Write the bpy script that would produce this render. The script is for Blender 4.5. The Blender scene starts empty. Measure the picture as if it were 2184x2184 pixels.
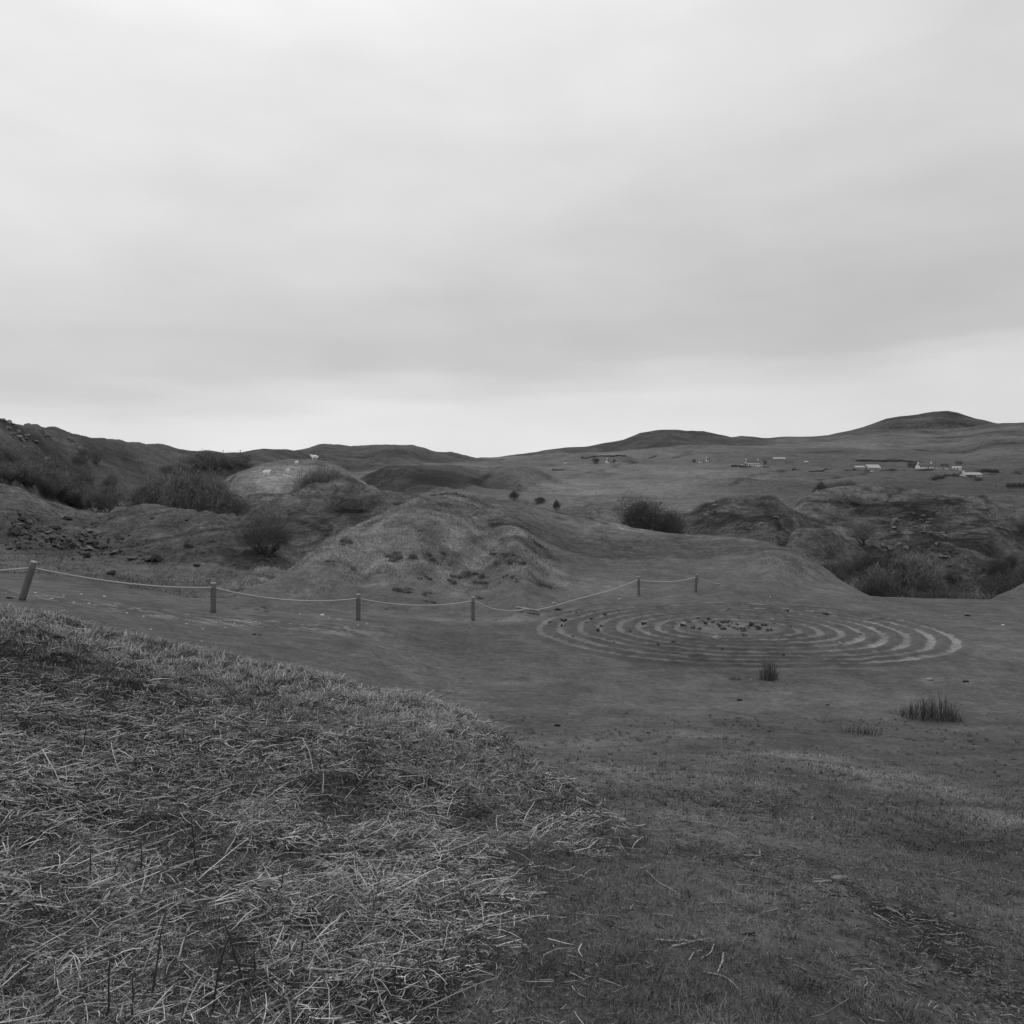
import bpy, bmesh, math, random
import numpy as np
from mathutils import Vector, Matrix
random.seed(7)
S = bpy.context.scene
C = bpy.context.collection
F, CX, HY = 1820.0, 1092.0, 1058.0      # focal length, principal column and horizon row of the 2184 px photograph

# ------------------------------------------------------------------ camera
cam = bpy.data.cameras.new('camera'); co = bpy.data.objects.new('camera', cam); C.objects.link(co)
co.location = (0, 0, 0); co.rotation_euler = (math.radians(90), 0, 0)
cam.sensor_width = 36; cam.lens = 36 * F / 2184; cam.shift_y = -(1092 - HY) / 2184
cam.clip_start = 0.05; cam.clip_end = 20000
S.camera = co
S.render.resolution_x = S.render.resolution_y = 1024
# ------------------------------------------------------------------ overcast sky
SUN_EL, SUN_AZ = math.radians(52), math.radians(-8)      # azimuth from +Y, negative = left
w = bpy.data.worlds.new('World'); S.world = w; w.use_nodes = True
nt = w.node_tree; N = nt.nodes; L = nt.links
N.clear()
out = N.new('ShaderNodeOutputWorld'); bg = N.new('ShaderNodeBackground'); bg.inputs[1].default_value = 0.1
L.new(bg.outputs[0], out.inputs[0])
sky = N.new('ShaderNodeTexSky'); sky.sky_type = 'NISHITA'; sky.sun_disc = False
sky.sun_elevation = SUN_EL; sky.sun_rotation = SUN_AZ
tobw = N.new('ShaderNodeRGBToBW'); L.new(sky.outputs[0], tobw.inputs[0])
tc = N.new('ShaderNodeTexCoord')
sep = N.new('ShaderNodeSeparateXYZ'); L.new(tc.outputs['Generated'], sep.inputs[0])
def M(op, a, b=None, c=None, tree=None):
    n = (tree or nt).nodes.new('ShaderNodeMath'); n.operation = op
    for i, v in enumerate((a, b, c)):
        if v is None: continue
        if isinstance(v, (int, float)): n.inputs[i].default_value = v
        else: (tree or nt).links.new(v, n.inputs[i])
    return n.outputs[0]
def wnoise(sx, sy, sz, scale, detail, off=0):
    mp = N.new('ShaderNodeMapping'); mp.inputs['Scale'].default_value = (sx, sy, sz); mp.inputs['Location'].default_value = (off, off * .7, 0)
    L.new(tc.outputs['Generated'], mp.inputs[0])
    n = N.new('ShaderNodeTexNoise'); n.inputs['Scale'].default_value = scale; n.inputs['Detail'].default_value = detail
    n.inputs['Roughness'].default_value = 0.5
    L.new(mp.outputs[0], n.inputs['Vector']); return n.outputs['Fac']
n1 = wnoise(1, 1, 4.5, 1.6, 3, 3.1)      # broad stretched banks
n2 = wnoise(1, 1, 7.0, 4.0, 5, 9.0)      # streaks
el = M('ADD', sep.outputs[2], M('MULTIPLY', M('SUBTRACT', n1, 0.5), 0.07))
el = M('ADD', el, M('MULTIPLY', M('SUBTRACT', n2, 0.5), 0.06))
el = M('SUBTRACT', el, M('MULTIPLY', sep.outputs[0], 0.055))   # the bank of cloud sits higher to the right
ramp = N.new('ShaderNodeValToRGB'); L.new(el, ramp.inputs[0])
stops = [(0.0, .78), (.06, .80), (.10, .77), (.128, .69), (.155, .60), (.185, .585), (.215, .615), (.27, .665), (.34, .715), (.45, .79), (.53, .86), (.70, .95), (1, .88)]
e = ramp.color_ramp.elements
e[0].position, e[0].color = stops[0][0], (stops[0][1],) * 3 + (1,)
e[1].position, e[1].color = stops[-1][0], (stops[-1][1],) * 3 + (1,)
for p, v in stops[1:-1]:
    q = e.new(p); q.color = (v, v, v, 1)
ramp.color_ramp.interpolation = 'EASE'
vor = wnoise(1, 1, 2.4, 5, 6, 5.5)
cl = M('MULTIPLY', ramp.outputs[0], M('MULTIPLY_ADD', M('SUBTRACT', vor, 0.5), 0.26, 1.0))
# dimmer towards the right, behind the thicker cloud
cl = M('MULTIPLY', cl, M('MULTIPLY_ADD', sep.outputs[0], -0.17, 0.985))
# the veiled sun brightens the cloud round it
vd = N.new('ShaderNodeVectorMath'); vd.operation = 'DOT_PRODUCT'; L.new(tc.outputs['Generated'], vd.inputs[0])
vd.inputs[1].default_value = (math.sin(SUN_AZ) * math.cos(SUN_EL), math.cos(SUN_AZ) * math.cos(SUN_EL), math.sin(SUN_EL))
cl = M('ADD', cl, M('MULTIPLY', M('POWER', M('MAXIMUM', vd.outputs['Value'], 0.0), 14.0), 0.16))
mixv = M('ADD', M('MULTIPLY', cl, 9.6), M('MULTIPLY', M('MINIMUM', tobw.outputs[0], 3.0), 0.06))
L.new(mixv, bg.inputs[0])
sl = bpy.data.lights.new('sun', 'SUN'); sl.energy = 0.8; sl.angle = math.radians(25); sl.color = (1, 1, 1)
so = bpy.data.objects.new('sun', sl); C.objects.link(so)
d = Vector((math.sin(SUN_AZ) * math.cos(SUN_EL), math.cos(SUN_AZ) * math.cos(SUN_EL), math.sin(SUN_EL)))
so.rotation_euler = d.to_track_quat('Z', 'Y').to_euler()
S.view_settings.view_transform = 'Standard'; S.view_settings.look = 'None'
S.view_settings.exposure = 0; S.view_settings.gamma = 1

# ------------------------------------------------------------------ helpers
def tag(o, label=None, cat=None, group=None, kind=None):
    if label: o['label'] = label
    if cat: o['category'] = cat
    if group: o['group'] = group
    if kind: o['kind'] = kind
    return o
def mesh(name, V, faces, mat, parent=None, tone=None, smooth=False):
    """faces: list of integer arrays (n,k)"""
    me = bpy.data.meshes.new(name)
    V = np.asarray(V, np.float32); me.vertices.add(len(V)); me.vertices.foreach_set('co', V.ravel())
    fl = [np.asarray(f, np.int32) for f in faces if len(f)]
    nl = sum(f.size for f in fl); me.loops.add(nl); me.loops.foreach_set('vertex_index', np.concatenate([f.ravel() for f in fl]))
    tot = np.concatenate([np.full(len(f), f.shape[1], np.int32) for f in fl])
    st = np.concatenate([[0], np.cumsum(tot)[:-1]]).astype(np.int32)
    me.polygons.add(len(tot)); me.polygons.foreach_set('loop_start', st); me.polygons.foreach_set('loop_total', tot)
    if smooth: me.polygons.foreach_set('use_smooth', np.ones(len(tot), bool))
    me.update(calc_edges=True)
    if tone is not None:
        a = me.attributes.new('tone', 'FLOAT', 'POINT'); a.data.foreach_set('value', np.asarray(tone, np.float32))
    me.materials.append(mat)
    o = bpy.data.objects.new(name, me); C.objects.link(o); o.parent = parent
    return o
def empty(name, loc=(0, 0, 0), rz=0):
    o = bpy.data.objects.new(name, None); C.objects.link(o); o.location = loc; o.rotation_euler = (0, 0, rz)
    o.empty_display_size = .1
    return o
def copy_tree(o, parent=None):
    c = o.copy(); C.objects.link(c)
    if parent: c.parent = parent
    for ch in list(o.children): copy_tree(ch, c)
    return c
RT = np.random.RandomState(11).rand(256, 256)
def vn(x, y, sd=0):
    x = np.asarray(x, float) + sd * 17.31; y = np.asarray(y, float) + sd * 9.77
    xi = np.floor(x).astype(np.int64); yi = np.floor(y).astype(np.int64)
    fx = x - xi; fy = y - yi; fx = fx * fx * (3 - 2 * fx); fy = fy * fy * (3 - 2 * fy)
    g = lambda a, b: RT[a & 255, b & 255]
    return (g(xi, yi) * (1 - fx) + g(xi + 1, yi) * fx) * (1 - fy) + (g(xi, yi + 1) * (1 - fx) + g(xi + 1, yi + 1) * fx) * fy
def fbm(x, y, oc=4, sd=0):
    s = 0; a = .5; t = 0
    for i in range(oc):
        c, sn = math.cos(i * .7), math.sin(i * .7)
        s = s + a * vn((x * c - y * sn) * 2 ** i, (x * sn + y * c) * 2 ** i, sd + i * 3); t += a; a *= .5
    return s / t * 2 - 1
def pchip(xk, yk, x):
    xk = np.asarray(xk, float); yk = np.asarray(yk, float)
    h = np.diff(xk); dl = np.diff(yk) / h; m = np.zeros(len(xk))
    for i in range(1, len(xk) - 1):
        if dl[i - 1] * dl[i] > 0:
            w1 = 2 * h[i] + h[i - 1]; w2 = h[i] + 2 * h[i - 1]; m[i] = (w1 + w2) / (w1 / dl[i - 1] + w2 / dl[i])
    m[0] = dl[0]; m[-1] = dl[-1]
    i = np.clip(np.searchsorted(xk, x) - 1, 0, len(h) - 1); t = np.clip((x - xk[i]) / h[i], 0, 1)
    return (2*t**3-3*t*t+1)*yk[i] + (t**3-2*t*t+t)*h[i]*m[i] + (-2*t**3+3*t*t)*yk[i+1] + (t**3-t*t)*h[i]*m[i+1]

# ------------------------------------------------------------------ terrain height
YR = [.5, 2.6, 4, 6, 9, 13, 18, 24, 30, 36, 42, 50, 60, 80, 110, 150, 250, 450, 640, 900, 1400, 2500, 5000]
TC = {
 -700: [-1.4,-1.45,-1.5,-1.5,-1.55,-1.6,-1.7,-1.8,-1.9,-2.0,-2.1,-2.4,-3,-5,-6,-6,-2,8,14,20,30,40,60],
 0:    [-1.5,-1.6,-1.65,-1.75,-1.9,-2.05,-2.17,-2.4,-2.6,-2.8,-3.0,-3.3,-3.6,-4,-4,-4,-2,8,14,20,30,40,60],
 455:  [-1.5,-1.6,-1.7,-1.95,-2.3,-2.7,-3.0,-3.22,-3.6,-3.8,-3.95,-4.2,-4.4,-4.5,-4.5,-4,-2,8,16,24,40,60,80],
 765:  [-1.5,-1.6,-1.75,-2.05,-2.55,-3.1,-3.5,-3.76,-3.95,-4.1,-4.2,-4.4,-5,-8,-9,-7,-1,10,18,28,45,60,80],
 1009: [-1.5,-1.6,-1.8,-2.2,-2.8,-3.5,-4.0,-4.22,-4.29,-4.3,-4.3,-4.5,-5,-7,-6,-3,2,13,22,36,55,70,80],
 1600: [-1.5,-1.61,-1.88,-2.3,-2.9,-3.6,-4.1,-4.24,-4.25,-4.25,-4.3,-5.2,-8,-9,-6,-3.5,1.8,12,23,41,79,110,140],
 2184: [-1.6,-1.78,-2.05,-2.5,-3.1,-3.7,-4.1,-4.25,-4.25,-4.4,-6.0,-8.5,-10,-9.5,-7,-4.6,0,9,16,34,72,120,160],
 2900: [-1.6,-1.8,-2.1,-2.5,-3.1,-3.7,-4.1,-4.25,-4.25,-4.3,-5.5,-6,-9,-9,-6,-3,3,14,22,40,80,120,160]}
LY = np.linspace(math.log(.5), math.log(5000), 900); PG = np.linspace(-700, 2900, 361)
cols = np.array([pchip(np.log(YR), v, LY) for v in TC.values()]); pk = np.array(list(TC.keys()), float)
TAB = np.array([pchip(pk, cols[:, j], PG) for j in range(len(LY))])       # [Y, px]
def table(px, Y):
    a = np.clip((np.log(np.clip(Y, .5, 4999)) - LY[0]) / (LY[1] - LY[0]), 0, 898.999); b = np.clip((px + 700) / 10, 0, 359.999)
    i = a.astype(int); j = b.astype(int); fa = a - i; fb = b - j
    return (TAB[i, j]*(1-fb)+TAB[i, j+1]*fb)*(1-fa) + (TAB[i+1, j]*(1-fb)+TAB[i+1, j+1]*fb)*fa
# ridges: crest column -> row, crest column -> distance, front slope, back slope, crest radius, blend
RG = [
 dict(n='foreground', c=[(-2600,1100),(-400,1262),(0,1300),(100,1316),(200,1345),(400,1397),(600,1437),(700,1452),(850,1492),(1000,1535),(1060,1575),(1110,1625),(1200,1700),(1300,1785),(1400,1900),(1600,2300)],
      d=[(-2600,5),(-400,8.5),(0,9),(400,8.6),(1000,7.4),(1200,5.9),(1400,4.3),(1600,3)], sf=.085, sb=.6, r=1.4, k=.10),
 dict(n='rightmound', c=[(2040,1300),(2090,1284),(2130,1268),(2184,1248),(2300,1215),(2500,1190),(2900,1200)], d=[(2040,43),(2184,46),(2900,50)], sf=.35, sb=.5, r=2.0, k=.4),
 dict(n='leftmound', c=[(-2600,950),(-400,990),(-100,1020),(0,1040),(60,1058),(120,1085),(180,1106),(215,1110),(245,1098),(290,1086),(340,1077),(400,1077),(450,1083),(490,1098),(540,1112),(600,1150),(680,1230),(760,1300)],
      d=[(-2600,40),(-400,55),(0,62),(340,64),(540,60),(760,50)], sf=.27, sb=.45, r=6, k=1.0),
 dict(n='central', c=[(430,1330),(500,1290),(560,1252),(600,1222),(650,1185),(700,1150),(760,1122),(810,1100),(860,1076),(900,1063),(960,1056),(1020,1058),(1060,1064),(1100,1071),(1200,1098),(1280,1118),(1350,1132),(1450,1142),(1560,1147),(1640,1156),(1690,1170),(1740,1200),(1790,1242),(1815,1260),(1900,1330)],
      d=[(430,30),(560,33),(700,41),(860,50),(1000,54),(1200,60),(1500,56),(1700,48),(1830,42)], sf=.30, sb=.6, r=5, k=.9),
 dict(n='hump', c=[(430,1180),(500,1115),(545,1095),(590,1066),(640,1034),(680,1017),(710,1012),(745,1013),(790,1036),(850,1062),(900,1090),(980,1160)], d=[(430,85),(700,96),(980,90)], sf=.42, sb=.6, r=5, k=1.2),
 dict(n='sheepfield', c=[(380,1130),(430,1082),(455,1050),(480,1030),(510,1012),(560,995),(620,983),(670,977),(700,981),(730,992),(760,1018),(800,1050),(860,1090),(960,1140)], d=[(380,150),(700,172),(960,160)], sf=.30, sb=.3, r=16, k=1.5),
 dict(n='shoulder', c=[(1190,1130),(1230,1096),(1262,1078),(1310,1100),(1360,1135)], d=[(1190,100),(1360,96)], sf=.4, sb=.4, r=4, k=1),
 dict(n='rightridge', c=[(1380,1150),(1440,1118),(1490,1084),(1540,1070),(1590,1063),(1625,1062),(1655,1070),(1700,1110),(1780,1180)], d=[(1380,96),(1780,92)], sf=.40, sb=.5, r=5, k=1.2),
 dict(n='righthill', c=[(1600,1150),(1680,1105),(1715,1068),(1740,1054),(1800,1049),(1870,1045),(1920,1049),(1990,1057),(2060,1066),(2100,1078),(2150,1104),(2184,1117),(2260,1130),(2500,1110),(2900,1080)], d=[(1600,105),(1900,114),(2184,104),(2900,110)], sf=.42, sb=.5, r=10, k=1.5),
 dict(n='lowerridge', c=[(1640,1230),(1690,1160),(1720,1143),(1760,1150),(1820,1185),(1900,1225),(1960,1200),(2020,1172),(2060,1180),(2140,1210),(2300,1250)], d=[(1640,74),(2300,78)], sf=.5, sb=.5, r=3, k=1.0),
 dict(n='darkslope', c=[(700,1060),(780,1020),(830,1000),(900,993),(1000,991),(1090,995),(1140,1003),(1200,1030)], d=[(700,250),(1200,300)], sf=.25, sb=.25, r=15, k=3),
 dict(n='lefthill', c=[(-2600,700),(-700,830),(-300,865),(0,898),(55,907),(64,902),(80,903),(96,914),(120,914),(180,930),(255,939),(270,946),(340,955),(400,961),(480,969),(560,967),(700,975),(900,1010)],
      d=[(-2600,170),(0,215),(400,420),(700,560),(900,600)], sf=.30, sb=.2, r=20, k=3),
 dict(n='midhill', c=[(420,985),(560,967),(620,964),(650,961),(680,950),(720,948),(800,948),(880,954),(920,965),(960,967),(1000,973),(1045,979),(1120,984),(1300,1000)], d=[(420,800),(1300,1000)], sf=.14, sb=.2, r=50, k=6),
 dict(n='farright', c=[(900,990),(1045,979),(1100,972),(1180,961),(1250,953),(1290,947),(1330,942),(1365,930),(1400,926),(1460,924),(1475,921),(1500,921),(1530,928),(1560,935),(1580,932),(1605,934),(1640,940),(1700,942),(1900,960)], d=[(900,1500),(1900,1900)], sf=.16, sb=.2, r=60, k=6),
 dict(n='nearshoulder', c=[(1500,960),(1650,940),(1740,932),(1770,928),(1800,921),(1860,918),(1930,921),(2000,922),(2080,918),(2140,910),(2184,905),(2300,893),(2900,870)], d=[(1500,1900),(2184,1700),(2900,1500)], sf=.15, sb=.12, r=80, k=8),
 dict(n='peak', c=[(1640,960),(1780,925),(1815,917),(1850,906),(1890,895),(1920,891),(1960,888),(1990,882),(2022,880),(2045,884),(2080,896),(2120,905),(2155,909),(2200,916),(2500,930)], d=[(1640,2600),(2500,2700)], sf=.30, sb=.3, r=80, k=6),
]
for r in RG:
    r['cp'] = np.array([a for a, b in r['c']], float); r['cr'] = np.array([b for a, b in r['c']], float)
    r['dp'] = np.array([a for a, b in r['d']], float); r['dd'] = np.array([b for a, b in r['d']], float)
# rock knobs of the crags and terraces: (column, row-hit distance, radius m, height m)
LAB = (7.12, 27.2, 6.8)                    # the turf labyrinth: x, y, radius
def H(X, Y, fine=True, zone=False):
    X = np.asarray(X, float); Y = np.asarray(Y, float); Yc = np.maximum(Y, .6)
    u = X / Yc; px = CX + F * u
    z = table(px, Yc)
    wob = fbm(px / 90., px * 0, 2, 5)
    zid = np.full(X.shape, -1)
    for ri, r in enumerate(RG):
        lo, hi = r['cp'][0], r['cp'][-1]
        cr = np.interp(px, r['cp'], r['cr']); D = np.interp(px, r['dp'], r['dd'])
        over = np.where(px < lo, lo - px, np.where(px > hi, px - hi, 0.))
        D2 = D * (1 + .04 * wob) if r['n'] != 'foreground' else D
        zc = (HY - cr) / F * D - over * .5 * D / F
        t = Yc - D2; sf_ = np.interp(px, [960, 1120, 1300, 1500, 1640, 1740], [.30, .17, .14, .12, .16, .35]) if r['n'] == 'central' else r['sf']
        s = np.where(t < 0, sf_, r['sb']); rr = r['r']
        zz = zc - s * (np.sqrt(t * t + rr * rr) - rr)
        if zone: zid = np.where(zz > z, ri, zid)
        k = r['k']; h = np.maximum(k - np.abs(z - zz), 0) / k
        z = np.maximum(z, zz) + h * h * k * .25
    # relief
    far = np.clip((Yc - 36) / 30, 0, 1)
    lf = np.clip((px - 430) / 120, 0, 1)     # hummocks where the left slope is
    if zone: return zid, px
    far = far * (1 - .65 * np.clip((px - 520) / 80, 0, 1) * np.clip((1820 - px) / 60, 0, 1) * np.clip((64 - Yc) / 5, 0, 1))
    for sc, sd_ in ((5, 1), (14, 2), (40, 8), (120, 12), (330, 14)):
        wt = far * np.clip((Yc * .30 - sc) / (Yc * .12), 0, 1) * np.clip(sc * 150 / Yc, 0, 1) * np.clip(1.7 - Yc / 1200, .22, 1)
        z = z + wt * sc * .060 * fbm(X / sc, Yc / sc, 3, sd_)
        q = fbm(X / (sc * 1.6), z / (sc * .45) + Yc / (sc * 3.2), 2, sd_ + 40)          # broken ledges and sheep tracks
        z = z + wt * sc * np.where(Yc < 140, .05, .026) * np.clip(1 - np.abs(q) * 4, 0, 1)
    tm = np.clip((Yc - 52) / 10, 0, 1) * np.clip((150 - Yc) / 25, 0, 1) * (np.clip((px - 1400) / 120, 0, 1) + np.clip((860 - px) / 120, 0, 1)) * np.clip(.45 + 2.2 * fbm(X / 13, Yc / 13, 3, 95), 0, 1)
    ph = z / 1.15 + 1.3 * fbm(X / 9, Yc / 9, 3, 96) + .25 * fbm(X / 1.7, Yc / 1.7, 2, 97)
    ph = ph - np.floor(ph)
    z = z + tm * .52 * (np.where(ph < .72, ph / .72, (1 - ph) / .28) - .5)
    if fine:
        mid = np.clip((Yc - 24) / 10, 0, 1) * np.clip(1.2 - Yc / 400, 0, 1)
        rough = np.clip((900 - px) / 300, 0, 1) + np.clip((px - 1480) / 200, 0, 1) * np.clip((Yc - 60) / 10, 0, 1) + .12
        z = z + mid * rough * (.30 * fbm(X / 1.6, Yc / 1.6, 4, 3) + .16 * np.abs(fbm(X / .7, Yc / 1.1, 3, 9)))
        cm = np.exp(-((X + 1.8) / 7) ** 2 - ((Yc - 42) / 8) ** 2)
        z = z + cm * (.12 * fbm(X / 1.3, Yc / 1.3, 4, 4) + .14 * np.abs(fbm(X / .6, Yc / .6, 3, 44)))
        near = np.clip((16 - Yc) / 6, 0, 1)
        onm = np.clip((1150 - px) / 250, 0, 1)
        z = z + near * (.02 + .05 * onm) * fbm(X / .55, Yc / .55, 4, 2) + np.clip((30-Yc)/8,0,1) * .06 * fbm(X / 2.6, Yc / 2.6, 3, 6)
    return z
YS = np.exp(np.linspace(math.log(2.2), math.log(4500), 5000))
def hit(px, py):
    """first point of the ground the sight line through a spot of the photograph meets"""
    X = (px - CX) / F * YS; zr = -(py - HY) / F * YS
    h = H(X, YS); i = np.argmax(h >= zr)
    if not (h >= zr).any(): i = len(YS) - 1
    return Vector((X[i], YS[i], h[i]))
def at(px, Y):
    X = (px - CX) / F * Y; return Vector((X, Y, float(H(np.array([X]), np.array([Y]))[0])))
def gz(x, y): return float(H(np.array([x]), np.array([y]))[0])

# ------------------------------------------------------------------ materials (the photograph is black and white)
def gmat(name, base, attr=False, noises=(), bump=(), rough=.95, spec=.15):
    m = bpy.data.materials.new(name); m.use_nodes = True; t = m.node_tree; p = t.nodes['Principled BSDF']
    p.inputs['Roughness'].default_value = rough; p.inputs['Specular IOR Level'].default_value = spec
    geo = t.nodes.new('ShaderNodeNewGeometry' if not base < 0 else 'ShaderNodeTexCoord')
    v = None
    if attr:
        a = t.nodes.new('ShaderNodeAttribute'); a.attribute_name = 'tone'; v = M('MULTIPLY', a.outputs['Fac'], base, tree=t)
    tcn = t.nodes.new('ShaderNodeTexCoord')
    for (sc, amp, det, st) in noises:
        mp = t.nodes.new('ShaderNodeMapping'); mp.inputs['Scale'].default_value = st; t.links.new(tcn.outputs['Object'], mp.inputs[0])
        n = t.nodes.new('ShaderNodeTexNoise'); n.inputs['Scale'].default_value = sc; n.inputs['Detail'].default_value = det; n.inputs['Roughness'].default_value = .62
        t.links.new(mp.outputs[0], n.inputs['Vector'])
        f = M('MAXIMUM', M('MULTIPLY_ADD', M('SUBTRACT', n.outputs['Fac'], .5, tree=t), amp, 1., tree=t), .12, tree=t)
        v = f if v is None else M('MULTIPLY', v, f, tree=t)
        if v is f: v = M('MULTIPLY', v, base, tree=t)
    if v is None:
        p.inputs['Base Color'].default_value = (base, base, base, 1)
    else: t.links.new(v, p.inputs['Base Color'])
    prev = None
    for (sc, dist, det) in bump:
        n = t.nodes.new('ShaderNodeTexNoise'); n.inputs['Scale'].default_value = sc; n.inputs['Detail'].default_value = det; n.inputs['Roughness'].default_value = .65
        t.links.new(tcn.outputs['Object'], n.inputs['Vector'])
        b = t.nodes.new('ShaderNodeBump'); b.inputs['Distance'].default_value = dist; b.inputs['Strength'].default_value = 1
        t.links.new(n.outputs['Fac'], b.inputs['Height'])
        if prev: t.links.new(prev, b.inputs['Normal'])
        prev = b.outputs[0]
    if prev: t.links.new(prev, p.inputs['Normal'])
    return m
I3 = (1, 1, 1)
m_ground = gmat('turf', 1, True, [(1.1, 1.2, 8, I3), (2.6, .9, 6, I3), (6, 1.1, 6, (1, .6, 1)), (14, 1.4, 8, I3), (70, 1.8, 5, I3)], [(9, .06, 8), (60, .012, 6)])
m_hill = gmat('hill_turf', 1, True, [(.012, .7, 8, I3), (.09, 1.0, 8, I3), (.8, 1.7, 8, I3), (3.2, 2.1, 6, I3)], [(.3, 1.0, 8), (2.5, .35, 6)])
m_blade = gmat('grass_blade', 1, True)
m_stalk = gmat('dead_stalk', 1, True, [(60, .7, 3, I3)])
m_twig = gmat('twig', 1, True, [(1.5, .7, 3, I3)])
m_bark = gmat('bark', .09, False, [(12, .9, 5, I3)], [(25, .02, 5)])
m_rock = gmat('rock', .15, False, [(3, 1.2, 8, I3), (25, 1.0, 6, I3)], [(6, .08, 8), (40, .015, 5)])
m_rock_dark = gmat('dark_rock', .055, False, [(2.5, 1.4, 8, I3), (16, 1.2, 6, I3)], [(4, .12, 8), (30, .02, 5)])
m_stone = gmat('pale_stone', .24, False, [(9, .9, 6, I3), (60, .6, 4, I3)], [(30, .006, 6)])
m_pebble = gmat('pebble', .42, False, [(20, .8, 6, I3)], [(60, .002, 4)])
m_post = gmat('weathered_timber', .13, False, [(4, .9, 5, (6, 6, .6)), (40, .5, 5, (8, 8, .5))], [(60, .004, 5)])
m_posttop = gmat('timber_end', .32, False, [(50, .6, 4, I3)], [(80, .002, 4)])
m_rope = gmat('rope', .38, False, [(90, .9, 3, I3)], [(120, .004, 3)])
m_dung = gmat('dung', .012, False, [(60, .8, 4, I3)], [(50, .01, 4)])
m_wool = gmat('wool', .78, False, [(20, .3, 5, I3)], [(14, .04, 4)])
m_face = gmat('sheep_face', .10, False, [(20, .3, 3, I3)])
m_white = gmat('whitewash', .66, False, [(.8, .25, 5, I3)])
m_grey = gmat('grey_harling', .30, False, [(.8, .3, 5, I3)])
m_slate = gmat('slate', .10, False, [(2, .5, 4, I3)])
m_tin = gmat('tin_roof', .34, False, [(1, .4, 4, I3)], rough=.6)
m_glass = gmat('window_glass', .03, False, [(1, .3, 2, I3)], rough=.2, spec=.5)
m_door = gmat('door_paint', .08, False, [(3, .3, 2, I3)])
m_earth = gmat('ring_earth', 1, True, [(3, .7, 8, I3), (22, .9, 6, I3)], [(8, .07, 8), (40, .015, 5)])

# ------------------------------------------------------------------ the ground sheet, near and far
px_cols = np.concatenate([np.arange(-5000, -700, 90), np.arange(-700, -60, 20), np.arange(-60, 2244, 3.0), np.arange(2244, 2900, 20), np.arange(2900, 7200, 90)])
uu = (px_cols - CX) / F
G = dict(spot=[])
def blob(X, Y, px, py, wpx, dm, a, soft=1.):
    """a soft patch of lighter or darker tone, such as vegetation or bare soil, centred where the sight line meets the ground; wpx wide, dm metres deep"""
    p = hit(px, py); rx = wpx / 2 / F * p.y
    return a * np.exp(-(((X - p.x) / rx) ** 2 + ((Y - p.y) / dm) ** 2) ** soft)
near_spots = [(1350,1650,260,.6,.03,1),(1230,1590,240,.8,.02,1),(1560,1790,260,.35,.025,1),(1720,1890,250,.25,.03,1),(1620,2000,320,.25,.02,1),(1300,2120,600,.2,-.02,1),(1700,2130,500,.3,-.015,1),(1950,1800,400,.6,-.02,1), # column,row,width px,depth m,amount (albedo), sharpness
 (1060,1325,260,.7,.05,1),(900,1318,420,.6,.022,1),(1240,1300,200,.5,.04,1),(1260,1250,260,2.2,.03,1),
 (600,1308,500,.7,.02,1),(1500,1420,900,1.,-.010,1),
 (1700,1500,700,1.6,.03,1),(1500,1570,260,.6,.04,1),(1680,1610,300,.5,.06,1),(1850,1650,300,.5,.075,1),(1990,1690,240,.4,.08,1),(2130,1750,220,.4,.10,1),(1170,1490,120,.4,-.02,1),(1750,1440,600,.6,-.015,1),
 (2120,1385,260,1.6,.03,1),(1980,1450,60,.25,.07,1),
 (1560,1720,300,.5,-.045,1),(1640,1830,420,.35,-.05,1),(1850,1920,330,.25,-.05,1),(1950,1965,300,.2,-.055,1),(2030,2030,320,.22,-.06,1),(2130,2110,300,.25,-.07,1),(1450,1640,200,.3,-.03,1),(1700,1660,500,.4,-.012,1),
 (1540,1660,260,.35,.03,1),(1700,1760,300,.3,.03,1),(1000,2080,600,.15,-.02,1),
 (740,2140,300,.22,-.075,1),(850,2170,260,.15,-.06,1),(580,2000,120,.06,-.05,1),(560,1890,160,.08,-.05,1),(40,1900,260,.2,-.06,1),(250,2060,200,.1,-.05,1),(690,2070,150,.06,-.06,1),
 (980,1540,140,.35,-.06,1),(1340,1390,900,2,-.006,1)]
RGI = {r['n']: i for i, r in enumerate(RG)}
def litter(X, Y, w_=300.):
    px = CX + F * X / np.maximum(Y, .6)
    lim = np.interp(Y, [2.6, 3.0, 3.5, 4.1, 4.8, 6, 7.5, 9], [800, 890, 1000, 1150, 1290, 1350, 1170, 1040]) + 170 * fbm(X / .55, Y / .55, 4, 71)
    D = np.interp(px, RG[0]['dp'], RG[0]['dd'])
    return np.clip((lim - px) / w_ + .5, 0, 1) * np.clip((D + 1.1 + .9 * fbm(X / .3, Y / .3, 3, 70) * np.clip((px - 900) / 200, 0, 1) - Y) / np.interp(px, [900, 1150, 1300], [.05, .9, 1.6]), 0, 1)
def pathmask(X, Y):
    # the trodden line winding from the lower right up to the rope fence
    c_ = np.interp(Y, [2.3, 3, 4, 5, 7, 10, 14, 19, 24, 31], [1.55, 1.45, 1.4, 1.3, 1.15, .7, -.3, -2., -4., -8.]) + .25 * fbm(Y / 3, Y * 0, 2, 101)
    w_ = np.interp(Y, [2.3, 6, 15, 30], [.5, .65, .9, 1.3])
    return np.exp(-((X - c_) / w_) ** 2) * np.clip(.75 + 1.2 * fbm(X / .35, Y / .5, 4, 102), 0, 1)
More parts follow.
